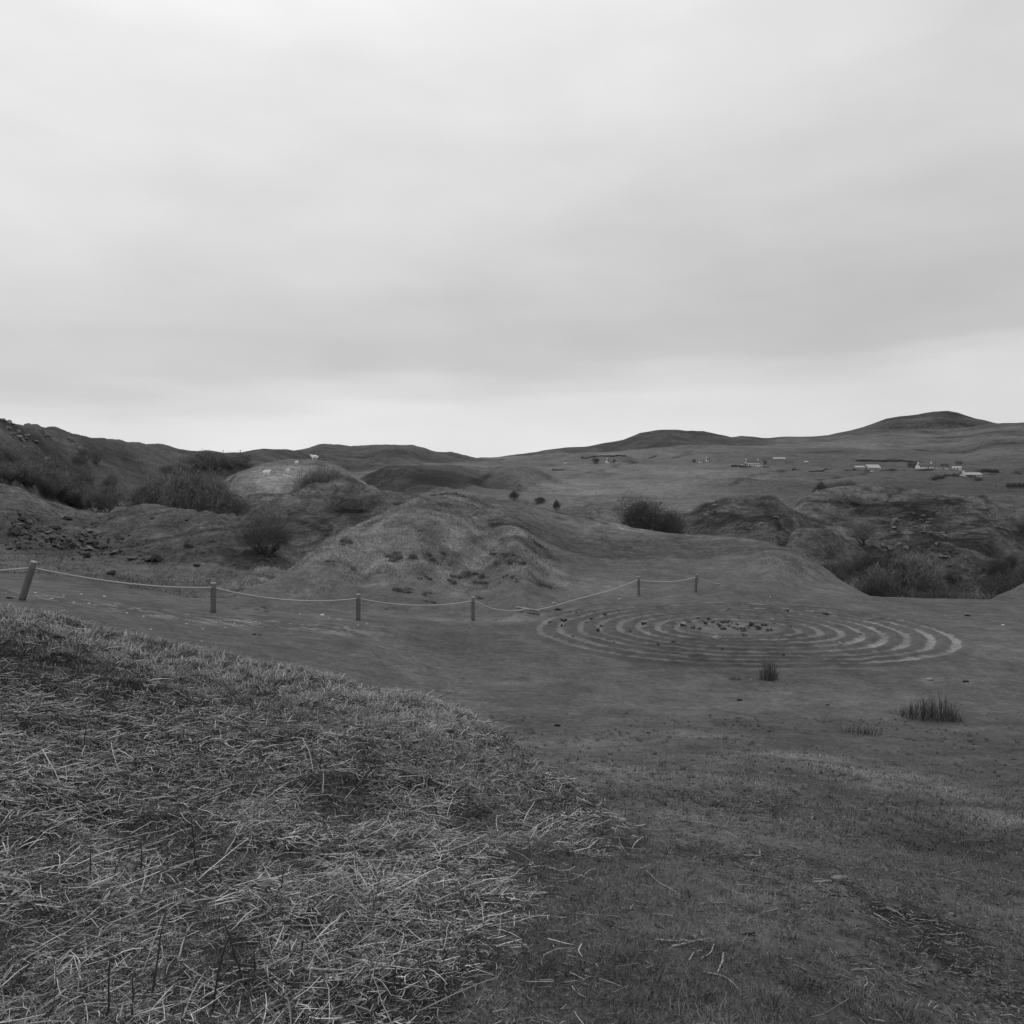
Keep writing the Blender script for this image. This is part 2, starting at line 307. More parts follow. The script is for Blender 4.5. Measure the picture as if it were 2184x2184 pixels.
def moundmask(X, Y):
    """the rough bracken patch on the central mound; smooth grazed turf lies to its right"""
    xb = np.interp(Y, [31, 33, 35, 37, 40, 45, 53, 60], [-5, -2.5, 1.2, 2.8, 3.1, 2.3, -1.6, -3]) + 1.3 * fbm(X / 2.5, Y / 2.5, 3, 77)
    return np.clip((xb - X) / .7, 0, 1) * np.clip((Y - 33.2 - .3 * np.clip(-X - 4, -3, 6) * -.45 - 1.2 * fbm(X / 1.2, Y / 3, 3, 79)) / 3.2, 0, 1) * np.clip((X + 15.5) / 3, 0, 1) * np.clip((62 - Y) / 6, 0, 1)
def tone_near(X, Y, Z, base=False):
    px = CX + F * X / np.maximum(Y, .6)
    t = .090 + .022 * fbm(X / 3, Y / 5, 4, 21) + .016 * fbm(X / .5, Y / .8, 3, 22) + np.clip((14 - Y) / 6, 0, 1) * (.030 * fbm(X / .22, Y / .3, 3, 27) + .022 * fbm(X / 1.1, Y / 1.3, 3, 28))
    onm = litter(X, Y, 420.)
    t = t * (1 - onm) + onm * (.030 + .02 * fbm(X / .4, Y / .4, 3, 23))
    lf = np.clip((430 - px) / 200, 0, 1) * np.clip((Y - 20) / 6, 0, 1)
    t = t + lf * .03 * fbm(X / .8, Y / .8, 4, 24)
    cm = moundmask(X, Y)
    t = t + cm * (.045 + .11 * fbm(X / 1.0, Y / 1.2, 4, 25) - .05 * (fbm(X / 1.8, Y / 1.8, 4, 29) > .28))
    pm = pathmask(X, Y); t = t + pm * (.022 + .05 * fbm(X / .10, Y / .14, 3, 103))
    if base: return t
    for s in near_spots:
        k = (.6 + .8 * np.clip(fbm(X / .35, Y / .35, 3, 31) + .5, 0, 1.2)) if s[4] > -.03 else np.clip(.65 + 2.4 * fbm(X / .13, Y / .13, 4, 33), 0, 1.35)
        t = t + blob(X, Y, *s) * k
    # right worn bank beyond the ring
    t = t + blob(X, Y, 1690, 1215, 260, 3.2, .05) * (.6 + 1.2 * fbm(X / .5, Y / .6, 3, 35))
    # broken turf line where the path is cut into the slope behind the first posts
    q = np.abs(fbm(X / .9, Y / .5, 3, 41)); band = np.exp(-((Y - (20.2 + (X + 10.5) * .55)) / 1.4) ** 2) * np.clip((-3 - X) / 2, 0, 1)
    t = t + band * np.where(q < .1, .11, -.01)
    return np.clip(t, .016, .4)
far_spots = [(715,1032,120,7,.05,1),(690,1075,120,5,-.02,1), # dark heather and pale pasture patches; paler hump top, darker right hill hollow
 (950,1015,340,28,-.045,1),(800,1005,200,25,-.03,1),(1180,1022,420,60,.05,1),(1400,1010,500,90,.05,1),(1350,1035,300,30,.035,1),(600,1010,240,22,.06,1),(520,1035,140,12,.05,1),
 (1100,960,260,200,-.03,1),(1450,950,420,350,-.03,1),(1980,905,330,300,-.035,1),(1800,950,300,200,.05,1),(1250,1050,260,15,.035,1),
 (1950,1040,500,30,-.02,1),(2100,1075,240,30,-.035,1),(1700,1035,200,40,-.03,1),(2100,985,240,60,-.02,1),(700,960,300,100,-.02,1),
 (1620,1135,130,5,-.05,1),(1540,1100,90,5,-.045,1),(1560,1125,160,4,.03,1),(1945,1120,190,10,-.085,1),(1520,1110,120,5,-.04,1),(1640,1100,60,5,-.05,1),(1700,1120,110,7,.03,1),(2060,1125,130,6,.02,1),(1730,1160,80,5,.03,1),
 (2100,1165,200,6,-.04,1),(1950,1180,300,7,-.03,1),(2050,1210,200,5,-.03,1),(60,945,120,14,-.03,1),(150,1000,300,30,-.03,1),(130,930,260,20,.02,1),(330,965,200,30,.02,1),
 (700,1090,160,5,-.035,1),(690,1040,70,6,.03,1),(840,1050,80,5,.05,1),(620,1060,70,5,.03,1),(100,1160,180,5,-.03,1),(500,1195,180,4,-.03,1),(40,1060,100,5,.035,1),(400,1090,160,3,.03,1),
 (980,1050,60,3,.03,1),(1290,1098,120,4,.04,1)]
ZT = dict(foreground=.09, rightmound=.085, leftmound=.10, central=.14, hump=.094, sheepfield=.142, shoulder=.10, rightridge=.105, righthill=.115, lowerridge=.10, darkslope=.085, lefthill=.072, midhill=.088, farright=.075, nearshoulder=.10, peak=.072)
def tone_far(X, Y, Z):
    zid, px = H(X, Y, zone=True)
    zt = np.array([ZT[r['n']] for r in RG] + [.118])
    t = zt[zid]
    t = np.where((zid == -1) & (Y < 130), .085, t)
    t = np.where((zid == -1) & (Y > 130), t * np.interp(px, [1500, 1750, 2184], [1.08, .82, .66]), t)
    a = 0
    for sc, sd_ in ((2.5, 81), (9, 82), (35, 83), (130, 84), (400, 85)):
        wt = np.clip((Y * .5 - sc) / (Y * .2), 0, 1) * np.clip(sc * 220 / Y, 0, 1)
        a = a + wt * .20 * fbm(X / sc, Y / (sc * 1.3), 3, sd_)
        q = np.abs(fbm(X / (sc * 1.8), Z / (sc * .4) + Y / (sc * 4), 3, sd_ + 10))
        a = a - wt * np.where(Y < 220, .30, .20) * np.clip(1 - q * 8, 0, 1) + wt * np.where(Y < 220, .18, 0) * np.clip(1 - np.abs(q - .16) * 9, 0, 1)  # ledge shading put into the tone: dark lines with paler edges
    smooth_ = np.where((zid == -1) & (Y > 130), .55, 1.)
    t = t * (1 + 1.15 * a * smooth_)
    k_ = np.clip((Y - 46) / 14, 0, 1) * np.ones_like(Y); k_ = np.where((zid == RGI['central']) | (zid == -1), k_, np.clip((Y - 46) / 5, 0, 1)); t = t * k_ + (1 - k_) * tone_near(X, Y, Z, True)
    st_ = np.clip((Y - 800) / 500, 0, 1) * np.clip(.3 + 1.6 * fbm(X / 160, Y / 260, 3, 98), 0, 1)
    t = t * (1 + .38 * st_ * np.sin(Z / 5.5 + 2.5 * fbm(X / 150, Y / 200, 3, 99)))
    # dark heather tops and wet ledges with hard outlines
    e_ = fbm(X / 60, Y / 90, 4, 91); t = t * np.where((e_ > .22) & (Y > 300) & (zid != -1), .80, 1.)
    e_ = fbm(X / 3.5, Y / 3.5, 4, 92); t = t * np.where((e_ > .22) & (Y < 130) & (px > 1380) & (zid != RGI['central']) & (zid != -1), .72, 1.) * np.where((e_ < -.3) & (Y < 180), 1.2, 1.)
    m = np.clip(Y / 400, .12, 6)
    for s in far_spots:
        t = t + blob(X, Y, *s) * (.8 + .7 * fbm(X / 9, Y / 12, 4, 56))
    cm = np.exp(-((X + 1.8) / 8) ** 2 - ((Y - 44) / 7) ** 2) * 0
    t = t + cm * (.02 + .08 * fbm(X / 1.0, Y / 1.2, 4, 25))
    # field dykes and drains on the far pasture
    for (a, b) in (((1170,1018),(1350,985)),((1230,1042),(1480,1018)),((1480,1018),(1700,1000)),((1560,1035),(1900,1005)),((1900,1018),(2184,1000)),((1000,1030),(1180,1005)),((1820,983),(1960,985)),((2080,1000),(2184,1012)),((1240,975),(1480,962)),((1900,1060),(2184,1080)),((1480,968),(1790,962)),((1960,960),(2180,945))):
        p, r = hit(*a), hit(*b); dx, dy = r.x - p.x, r.y - p.y; l2 = dx * dx + dy * dy
        k = np.clip(((X - p.x) * dx + (Y - p.y) * dy) / l2, 0, 1); dd = np.hypot(X - p.x - k * dx, Y - p.y - k * dy)
        w_ = .0055 * Y
        t = t - .060 * np.exp(-(dd / w_) ** 2) * np.clip(.8 + fbm(X / 30, Y / 30, 2, 93), 0, 1)
    return np.clip(t, .02, .35)
def sheet(name, Ys, tonef, mat, back=False):
    YY, UU = np.meshgrid(Ys, uu, indexing='ij'); XX = UU * np.maximum(YY, .6)
    if back: XX = UU * (np.maximum(YY, .6) + np.maximum(.6 - YY, 0))
    ZZ = H(XX, YY)
    dx, dy = XX - LAB[0], YY - LAB[1]; rr = np.hypot(dx, dy) / LAB[2]
    ZZ = np.where(rr < .97, ZZ - .10, ZZ)                 # room for the labyrinth's own turf
    T = tonef(XX, np.maximum(YY, .6), ZZ)
    n, m_ = YY.shape; idx = np.arange(n * m_).reshape(n, m_)
    f = np.stack([idx[:-1, :-1], idx[:-1, 1:], idx[1:, 1:], idx[1:, :-1]], -1).reshape(-1, 4)
    o = mesh(name, np.stack([XX, YY, ZZ], -1).reshape(-1, 3), [f], mat, tone=T.ravel(), smooth=True)
    return tag(o, kind='structure')
g_o = sheet('ground', np.concatenate([[-60, -20, -6, -2, -.5, .2], np.exp(np.linspace(math.log(.6), math.log(46), 760))]), tone_near, m_ground, True)
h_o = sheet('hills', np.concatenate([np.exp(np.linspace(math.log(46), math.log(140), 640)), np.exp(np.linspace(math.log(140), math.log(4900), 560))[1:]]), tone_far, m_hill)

# ------------------------------------------------------------------ turf labyrinth: rings of turf with worn paths between
def labyrinth():
    nr, na = 230, 900
    r = np.linspace(0, 1, nr) * LAB[2]; a = np.linspace(0, 2 * math.pi, na, endpoint=False)
    R, A = np.meshgrid(r, a, indexing='ij'); X = LAB[0] + R * np.cos(A); Y = LAB[1] + R * np.sin(A)
    Z = H(X, Y)
    wv = .10 * fbm(X / 1.9, Y / 1.9, 3, 61)
    # the paths wind: the left third is offset by half a ring
    ph = (R + wv + .05 * np.sin(3 * A)) / .62
    c = .5 + .5 * np.cos(2 * math.pi * ph)               # 1 on the worn path
    worn = np.clip((c - .70 + .22 * np.abs(np.sin(A)) + .26 * fbm(X / .22, Y / .22, 3, 66)) / .20, 0, 1)
    wear = np.clip(.62 + 1.0 * fbm(X / 1.5, Y / 1.5, 3, 62) + .45 * np.cos(A) * (R / LAB[2]) + .12 * np.abs(np.sin(A)) * (R / LAB[2]), .5, 1.15)
    inner = np.clip((1.55 - R) / .3, 0, 1)
    edge = np.clip((LAB[2] - .05 - R) / .35, 0, 1)
    worn = np.maximum(worn * np.clip((R - 1.2) / .3, 0, 1), inner * (.5 + .6 * fbm(X / .4, Y / .4, 3, 63)))
    Z = Z + edge * (.022 + .075 * (1 - c) * np.clip((R - 1.4) / .3, 0, 1) - .02 * c) - (1 - edge) * .05 * np.clip((R - LAB[2] + .1) / .1, 0, 1)
    Z = Z + .030 * fbm(X / .25, Y / .25, 4, 64) * edge
    T = tone_near(X, Y, Z) - .002 + .022 * edge * fbm(X / .35, Y / .35, 4, 65) - .008 * np.clip((.35 - c) / .3, 0, 1) * edge + worn * wear * edge * (.12 + .06 * fbm(X / .2, Y / .2, 3, 67))
    idx = np.arange(nr * na).reshape(nr, na); j = np.roll(idx, -1, axis=1)
    f = np.stack([idx[:-1], j[:-1], j[1:], idx[1:]], -1).reshape(-1, 4)
    o = mesh('turf_labyrinth', np.stack([X, Y, Z], -1).reshape(-1, 3), [f[na:], ], m_earth, tone=np.clip(T, .02, .4).ravel(), smooth=True)
    return tag(o, 'large round labyrinth of turf rings and pale worn paths beyond the fence end', 'labyrinth')
labyrinth()
def lab_z(x, y): return gz(x, y) + .03

# ------------------------------------------------------------------ blade and stalk clouds
rs = np.random.RandomState(5)
def blades(name, P, length, width, lean, tone, mat, mode='blade', droop=.5, parent=None, ang=None):
    n = len(P); ang = rs.rand(n) * 2 * math.pi if ang is None else ang + rs.normal(0, .6, n); dirx, diry = np.cos(ang), np.sin(ang)
    lh = length * np.sin(lean); lv = length * np.cos(lean)
    sd = ang + math.pi / 2 + rs.normal(0, .5, n); sx, sy = np.cos(sd) * width / 2, np.sin(sd) * width / 2
    mid = P + np.stack([dirx * lh * .42, diry * lh * .42, lv * .62], -1); tip = P + np.stack([dirx * lh, diry * lh, lv * (1 - droop * .3)], -1)
    s = np.stack([sx, sy, np.zeros(n)], -1)
    V = np.stack([P - s, P + s, mid + s * .75, mid - s * .75, tip], 1).reshape(-1, 3)
    b = np.arange(n)[:, None] * 5
    return mesh(name, V, [b + np.array([[0, 1, 2, 3]]), b + np.array([[3, 2, 4]])], mat, parent, tone=np.repeat(tone, 5))
def tubes(name, pts, rad, tone, mat, sides=4, parent=None, smooth=True, caps=True):
    """pts (n,k,3), rad (n,k)"""
    n, k, _ = pts.shape
    d_ = np.gradient(pts, axis=1); d_ /= np.linalg.norm(d_, axis=2, keepdims=True) + 1e-9
    up = np.where(np.abs(d_[..., 2:3]) > .9, np.array([1., 0, 0]), np.array([0, 0, 1.]))
    a = np.cross(d_, up); a /= np.linalg.norm(a, axis=2, keepdims=True) + 1e-9; b = np.cross(d_, a)
    th = np.arange(sides) / sides * 2 * math.pi
    V = pts[:, :, None] + rad[:, :, None, None] * (a[:, :, None] * np.cos(th)[None, None, :, None] + b[:, :, None] * np.sin(th)[None, None, :, None])
    idx = np.arange(n * k * sides).reshape(n, k, sides); j = np.roll(idx, -1, axis=2)
    f = np.stack([idx[:, :-1], j[:, :-1], j[:, 1:], idx[:, 1:]], -1).reshape(-1, 4)
    fs = [f]
    if caps: fs.append(np.concatenate([idx[:, 0, ::-1], idx[:, -1]]))
    return mesh(name, V.reshape(-1, 3), fs, mat, parent, tone=None if tone is None else np.repeat(tone, k * sides), smooth=smooth)
def fan_points(n, x0, x1, y0, y1, p=1.0):
    """n ground points in the wedge between two columns, density falling with distance as 1/Y**p*..."""
    u_ = (rs.uniform(x0, x1, n) - CX) / F
    Yv = np.exp(rs.uniform(math.log(y0), math.log(y1), n)) if p == 1 else rs.uniform(y0, y1, n)
    X = u_ * Yv; return X, Yv
def onmound(X, Y, ragged=True):
    px = CX + F * X / Y; crest = np.interp(px, RG[0]['cp'], RG[0]['cr']); D = np.interp(px, RG[0]['dp'], RG[0]['dd'])
    py = HY - H(X, Y) / Y * F
    return (rs.rand(*np.shape(X)) < litter(X, Y) ** 1.4), px
# turf: short blades
def tuft_points(nt, per, rad, x0, x1, y0, y1):
    X, Y = fan_points(nt, x0, x1, y0, y1); a = rs.rand(nt, per) * 6.283; r = np.abs(rs.normal(0, rad, (nt, per)))
    sz = rs.uniform(.5, 1.7, (nt, 1)) * np.ones((1, per)); tc_ = rs.rand(nt, 1) * np.ones((1, per))
    return (X[:, None] + r * sz * np.cos(a)).ravel(), (Y[:, None] + r * sz * np.sin(a)).ravel(), a.ravel(), sz.ravel(), tc_.ravel()
def make_tufts():
    X, Y, a, sz, tc_ = tuft_points(7000, 22, .018, 500, 2400, 2.4, 15); px = CX + F * X / Y
    Z = H(X, Y); t0 = tone_near(X, Y, Z); dens = np.clip(.35 + 1.3 * fbm(X / .7, Y / .7, 3, 178) + 9 * (t0 - .09), 0, 1)
    keep = (tc_ < dens) & (litter(X, Y) < .6); n = len(X)
    o = blades('grass_tussocks', np.stack([X, Y, Z - .003], -1)[keep], (rs.uniform(.02, .055, n) * sz)[keep], (rs.uniform(.0015, .003, n) * np.clip(Y / 4, 1, 2.5))[keep], rs.uniform(.3, 1.3, n)[keep],
               (np.clip(t0, .06, .3) * (.8 + .9 * tc_) * rs.uniform(.5, 1.7, n))[keep], m_blade, ang=a[keep])
    tag(o, 'little tussocks of longer pale grass in the cropped turf', 'grass', kind='stuff')
def make_turf():
    n = 420000
    X, Y = fan_points(n, -250, 2430, 2.3, 17); px = CX + F * X / Y
    Z = H(X, Y); m, _ = onmound(X, Y)
    cl = fbm(X / .12, Y / .12, 3, 72); pale = fbm(X / .8, Y / .8, 4, 73)
    # bare patches
    bare = np.zeros(n)
    for s in near_spots:
        if s[4] < -.03: bare = np.maximum(bare, blob(X, Y, *s[:4], 1.))
    band = np.zeros(n)
    for s in near_spots:
        if s[4] > .025 and s[1] > 1480: band = np.maximum(band, blob(X, Y, *s[:4], 1.))
    keep = (rs.rand(n) > bare * .93) & (cl > -.5) & (rs.rand(n) < np.clip((16 - Y) / 11, 0, 1) + .25 * pale)
    keep &= rs.rand(n) > .75 * pathmask(X, Y)
    ln = (.016 + .018 * rs.rand(n)) * (1 - .5 * pathmask(X, Y)) * (1 + .5 * cl) * np.where(m, 1.5, 1.) * (1 + 1.2 * band) * np.clip(Y / 6, 1, 1.3) * np.clip(1.25 - Y / 20, .4, 1)
    wd = (.0016 + .0016 * rs.rand(n)) * np.clip(Y / 3.5, 1, 4)
    tn = np.clip(tone_near(X, Y, Z), .05, .3) * np.where(m, 1.1, 1.15) * rs.uniform(.35, 1.9, n)
    tn = np.where(rs.rand(n) < .10 * band, tn * 1.8, tn)
    tn = np.where(rs.rand(n) < .03, .26, tn)
    k = keep
    o = blades('grass', np.stack([X, Y, Z - .003], -1)[k], ln[k], wd[k], rs.uniform(.5, 1.45, n)[k], tn[k], m_blade)
    tag(o, 'short cropped dark turf blades covering the slope in front', 'grass', kind='stuff')
make_turf()
make_tufts()
def make_drygrass():
    X, Y, ang_, sz_, tc_ = tuft_points(17000, 22, .022, -300, 1450, 2.4, 10.4); n = len(X); m, px = onmound(X, Y); D = np.interp(px, RG[0]['dp'], RG[0]['dd'])
    cl = fbm(X / .22, Y / .22, 3, 74); edge = np.exp(-((Y - D + .3) / 1.2) ** 2) * np.clip((1250 - px) / 300, .1, 1)
    bs_ = np.maximum(blob(X, Y, 720, 2150, 330, .24, 1.), blob(X, Y, 60, 1930, 220, .12, .9))
    m = m & (rs.rand(n) > bs_)
    keep = m & (cl + edge * .8 + tc_ * .7 > .3)
    Z = H(X, Y); ln = (.03 + .06 * rs.rand(n)) * (.8 + .7 * edge) * (.6 + .4 * sz_); wd = (.0014 + .0012 * rs.rand(n)) * np.clip(Y / 4, 1, 2)
    tn = (.075 + .25 * edge + .16 * rs.rand(n) ** 3) * rs.uniform(.4, 1.3, n)
    o = blades('dry_grass', np.stack([X, Y, Z - .004], -1)[keep], ln[keep], wd[keep], rs.uniform(.7, 1.5, n)[keep], (tn * (.6 + .8 * tc_))[keep], m_blade, ang=ang_[keep])
    tag(o, 'bleached wiry grass thickest along the crest of the near mound', 'grass', kind='stuff')
make_drygrass()
def make_midgrass():
    n = 520000
    X, Y = fan_points(n, -50, 1850, 24, 60); px = CX + F * X / Y
    w_ = moundmask(X, Y) + .8 * np.exp(-((px - 1690) / 110) ** 2 - ((Y - 44) / 3.5) ** 2) + .60 * np.clip((620 - px + 120 * fbm(X / 1.5, Y / 1.5, 3, 177)) / 180, 0, 1) * np.clip((Y - 27) / 3, 0, 1)
    cl = fbm(X / .9, Y / .9, 4, 75); keep = (w_ * (1.0 + .9 * cl) + (rs.rand(n) - .5) * .3 > .62) & (w_ > .2)
    X, Y, w_, cl = X[keep], Y[keep], w_[keep], cl[keep]; n = len(X)
    Z = H(X, Y); tn = tone_near(X, Y, Z)
    tn = tn * (1.25 + .5 * (cl > .15)) * rs.uniform(.35, 1.6, n); tn = np.where(rs.rand(n) < .10, .26, tn)
    o = blades('rough_grass', np.stack([X, Y, Z - .01], -1), .05 + .12 * rs.rand(n), .009 + .013 * rs.rand(n), rs.uniform(.6, 1.5, n), tn, m_blade)
    tag(o, 'rough bleached grass and dead bracken tufts on the mounds beyond the rope fence', 'grass', kind='stuff')
make_midgrass()
def make_hillgrass():
    n = 420000
    X, Y = fan_points(n, -80, 2300, 54, 135); px = CX + F * X / Y
    zid, _ = H(X, Y, zone=True)
    ok = np.isin(zid, [RGI[k_] for k_ in ('leftmound', 'hump', 'rightridge', 'righthill', 'lowerridge', 'shoulder')])
    cl = fbm(X / 1.6, Y / 1.6, 4, 175); keep = ok & (cl + rs.rand(n) * .6 > .1)
    X, Y, cl = X[keep], Y[keep], cl[keep]; n = len(X); Z = H(X, Y)
    tn = np.clip(tone_far(X, Y, Z), .03, .3) * rs.uniform(.4, 1.75, n) * 1.15
    o = blades('hill_grass', np.stack([X, Y, Z - .02], -1), (.07 + .16 * rs.rand(n)) * np.clip(Y / 95, .6, 1), (.022 + .028 * rs.rand(n)) * np.clip(Y / 95, .5, 1), rs.uniform(.5, 1.5, n), tn, m_blade)
    tag(o, 'coarse tussocks of grass and heather covering the knolls around the hollow', 'grass', kind='stuff')
make_hillgrass()
def stalk_pts(X, Y, Z, ln, tilt, k=5, bend=.35):
    n = len(X); ang = rs.rand(n) * 2 * math.pi; t = np.linspace(0, 1, k)[None] * ln[:, None]
    a = ang[:, None] + np.cumsum(rs.normal(0, 1, (n, 1)) * bend / k * 1.2 + rs.normal(0, bend / k, (n, k)), 1) + (rs.rand(n, 1) < .12) * rs.normal(0, .9, (n, 1)) * (np.arange(k)[None] > k // 2)
    st = ln[:, None] / (k - 1)
    dx = np.cos(a) * np.cos(tilt)[:, None] * st; dy = np.sin(a) * np.cos(tilt)[:, None] * st
    el_ = tilt[:, None] + np.cumsum(rs.normal(0, .12, (n, k)), 1) - .25 * np.linspace(0, 1, k)[None]
    x = X[:, None] + np.cumsum(dx, 1) - dx[:, :1]; y = Y[:, None] + np.cumsum(dy, 1) - dy[:, :1]
    g = H(x, y); zc = Z[:, None] + np.cumsum(np.sin(el_) * st, 1)
    z = np.maximum(zc, g + .003 + rs.rand(n, 1) * .012)
    return np.stack([x, y, z], -1)
def make_bracken():
    n = 175000
    X, Y = fan_points(n, -300, 1400, 2.3, 9.6); m, px = onmound(X, Y); Z = H(X, Y)
    py = HY - Z / Y * F
    dens = np.clip((py - 1390) / 130, .15, 1) * np.clip(.78 + 1.5 * fbm(X / .40, Y / .40, 4, 76), .10, 1.4)
    for q_ in ((720, 2150, 330, .24, 1.), (60, 1960, 200, .1, .8), (560, 1895, 90, .05, .8)): dens = dens * (1 - blob(X, Y, *q_))
    m2 = rs.rand(n) < .006
    keep = (m & (rs.rand(n) < dens)) | (m2 & (py > 1500))
    X, Y, Z = X[keep], Y[keep], Z[keep]; n = len(X)
    big = rs.rand(n)
    ln = np.where(big < .70, rs.uniform(.02, .06, n), np.where(big < .98, rs.uniform(.04, .13, n), rs.uniform(.12, .27, n)))
    rad = np.where(big < .70, .0008 + .0010 * rs.rand(n), np.where(big < .98, .0012 + .0016 * rs.rand(n), .0014 + .0017 * rs.rand(n)))
    rad = rad * .78 * np.clip(Y / 5.5, 1, 1.6)
    P = stalk_pts(X, Y, Z + .002, ln, rs.uniform(-.02, .38, n) * (rs.rand(n) < .55))
    taper = np.linspace(1.15, .6, 5)[None]
    tn = .22 + .60 * rs.rand(n) ** 1.5; tn = np.where(rs.rand(n) < .28, .04, tn)
    o = tubes('bracken_litter', P, rad[:, None] * taper, tn, m_stalk, 3)
    tag(o, 'pale broken bracken stalks strewn thickly over the near mound', 'bracken litter', kind='stuff')
    return n
nb = make_bracken()
def make_bits():
    n = 80000
    X, Y = fan_points(n, 600, 2250, 2.4, 24); px = CX + F * X / Y; Z = H(X, Y); py = HY - Z / Y * F
    line = np.interp(py, [1500, 1700, 1850, 2000, 2184], [1250, 1500, 1650, 1900, 2150])
    w_ = np.exp(-((px - line) / 190) ** 2) * .8 * (Y < 9) + .16 * np.clip(1.4 - Y / 18, .15, 1) + .5 * litter(X, Y, 700.)
    keep = (rs.rand(n) < w_ * np.clip(.6 + 1.4 * fbm(X / .3, Y / .3, 3, 176), 0, 1)); X, Y, Z = X[keep], Y[keep], Z[keep]; n = len(X)
    P = stalk_pts(X, Y, Z + .004, rs.uniform(.01, .05, n) * np.where(rs.rand(n) < .06, 2.5, 1), rs.uniform(0, .15, n))
    o = tubes('straw_bits', P, (.0008 + .0012 * rs.rand(n) ** 2)[:, None] * np.ones((1, 5)) * np.clip(Y / 5, 1, 2)[:, None], np.where(rs.rand(n) < .3, .025, rs.uniform(.10, .34, n)), m_stalk, 3)
    tag(o, 'short broken bits of straw trodden into the path', 'straw', kind='stuff')
make_bits()
def make_moss():
    """dark leafy moss and fern crumbs between the stalks"""
    n = 90000
    X, Y = fan_points(n, -300, 1300, 2.3, 8.5); m, px = onmound(X, Y)
    m = m & (rs.rand(n) > np.maximum(blob(X, Y, 720, 2150, 330, .24, 1.), blob(X, Y, 60, 1930, 220, .12, .9)))
    keep = m & (fbm(X / .2, Y / .2, 3, 78) + rs.rand(n) * .5 > .15); X, Y = X[keep], Y[keep]; n = len(X); Z = H(X, Y)
    o = blades('moss', np.stack([X, Y, Z], -1), rs.uniform(.012, .035, n), rs.uniform(.004, .010, n), rs.uniform(.5, 1.4, n), rs.uniform(.012, .06, n), m_blade)
    tag(o, 'dark moss and crumbled fern leaf between the stalks on the near mound', 'moss', kind='stuff')
make_moss()
def make_soil():
    n = 60000
    X, Y = fan_points(n, 500, 2300, 2.4, 7.5); bare = np.zeros(n)
    for s in near_spots:
        if s[4] < -.04: bare = np.maximum(bare, blob(X, Y, *s[:4], 1.))
    keep = rs.rand(n) < bare; X, Y = X[keep], Y[keep]; n = len(X); Z = H(X, Y)
    s = rs.uniform(.003, .011, n) ; base = np.array([[1,0,0],[0,1,0],[-1,0,0],[0,-1,0],[0,0,.7],[0,0,-.7]], float)
    V = np.stack([X, Y, Z], -1)[:, None] + base[None] * s[:, None, None] * rs.uniform(.5, 1.3, (n, 6, 1))
    b = np.arange(n)[:, None, None] * 6; f = np.array([[0,1,4],[1,2,4],[2,3,4],[3,0,4],[1,0,5],[2,1,5],[3,2,5],[0,3,5]])
    o = mesh('gravel', V.reshape(-1, 3), [(b + f[None]).reshape(-1, 3)], m_blade, tone=np.repeat(np.where(rs.rand(n) < .12, .17, rs.uniform(.02, .08, n)), 6))
    tag(o, 'dark crumbs of soil and grit on the bare worn patches of the path', 'gravel', kind='stuff')
make_soil()

# ------------------------------------------------------------------ stones
def rock_mesh(name, seed, mat, sub=3, flat=.6, jag=.35, parent=None):
    bm = bmesh.new(); bmesh.ops.create_icosphere(bm, subdivisions=sub, radius=1)
    r_ = random.Random(seed); pl = []
    for _ in range(13):
        v = Vector((r_.gauss(0, 1), r_.gauss(0, 1), r_.gauss(0, 1))).normalized(); pl.append((v, r_.uniform(.40, .8)))
    for v in bm.verts:
        for nrm, dd in pl:
            q = v.co.dot(nrm)
            if q > dd: v.co -= nrm * (q - dd) * .9
        c = v.co; k = 1 + jag * .4 * float(fbm(np.array([c.x * 2.3 + c.z]), np.array([c.y * 2.3 - c.z * 1.3]), 3, seed)[0])
        v.co = Vector((c.x * k * 1.15, c.y * k, max(c.z * k * flat, -.25)))
    me = bpy.data.meshes.new(name); bm.to_mesh(me); bm.free(); me.materials.append(mat)
    o = bpy.data.objects.new(name, me); C.objects.link(o); o.parent = parent
    return o
PROT = {}
def rock(kind, name, mat, loc, size, label, cat, group=None, seed=None, flat=.6, jag=.35, sink=.12):
    seed = random.randrange(5) if seed is None else seed
    key = (kind, seed, mat.name, flat)
    if key in PROT: o = PROT[key].copy(); C.objects.link(o)
    else: o = rock_mesh(name, seed + 3, mat, 3 if size > .12 else 2, flat, jag); PROT[key] = o
    o.name = name
    sx = size * random.uniform(.8, 1.25)
    o.scale = (sx, size * random.uniform(.7, 1.1), size * random.uniform(.8, 1.3)); o.rotation_euler = (random.uniform(-.2, .2), random.uniform(-.2, .2), random.uniform(0, 6.28))
    o.location = Vector(loc) + Vector((0, 0, size * flat * (.5 - sink)))
    for k in ('label', 'category', 'group'):
        if k in o: del o[k]
    tag(o, label, cat, group); return o
# stones of the labyrinth
def lab_stone(px, py, s, mat, label, group=None):
    p = hit(px, py); rock('lab', 'stone', mat, (p.x, p.y, lab_z(p.x, p.y)), s * .74, label, 'stone', group, flat=.65)
G1 = 'stones on the labyrinth'
centre = [(1487,1323),(1494,1322),(1503,1320),(1512,1324),(1518,1326),(1521,1329),(1540,1331),(1549,1330),(1543,1344),(1536,1339),(1566,1343),(1573,1345),(1580,1344),(1572,1334),(1588,1344),(1602,1336),(1609,1338),(1625,1335),(1632,1337),(1637,1347),(1645,1346),(1650,1333),(1470,1331),(1462,1327),(1456,1338),(1461,1341),(1586,1349),(1505,1333),(1531,1334),(1596,1341),(1618,1343),(1555,1339),(1478,1341),(1492,1345)]
for i, (x, y) in enumerate(centre):
    lab_stone(x, y, random.uniform(.09, .19), m_rock if i % 3 else m_rock_dark, 'rough stone in the cluster at the middle of the labyrinth', 'stones in the middle of the labyrinth')
random.seed(77)
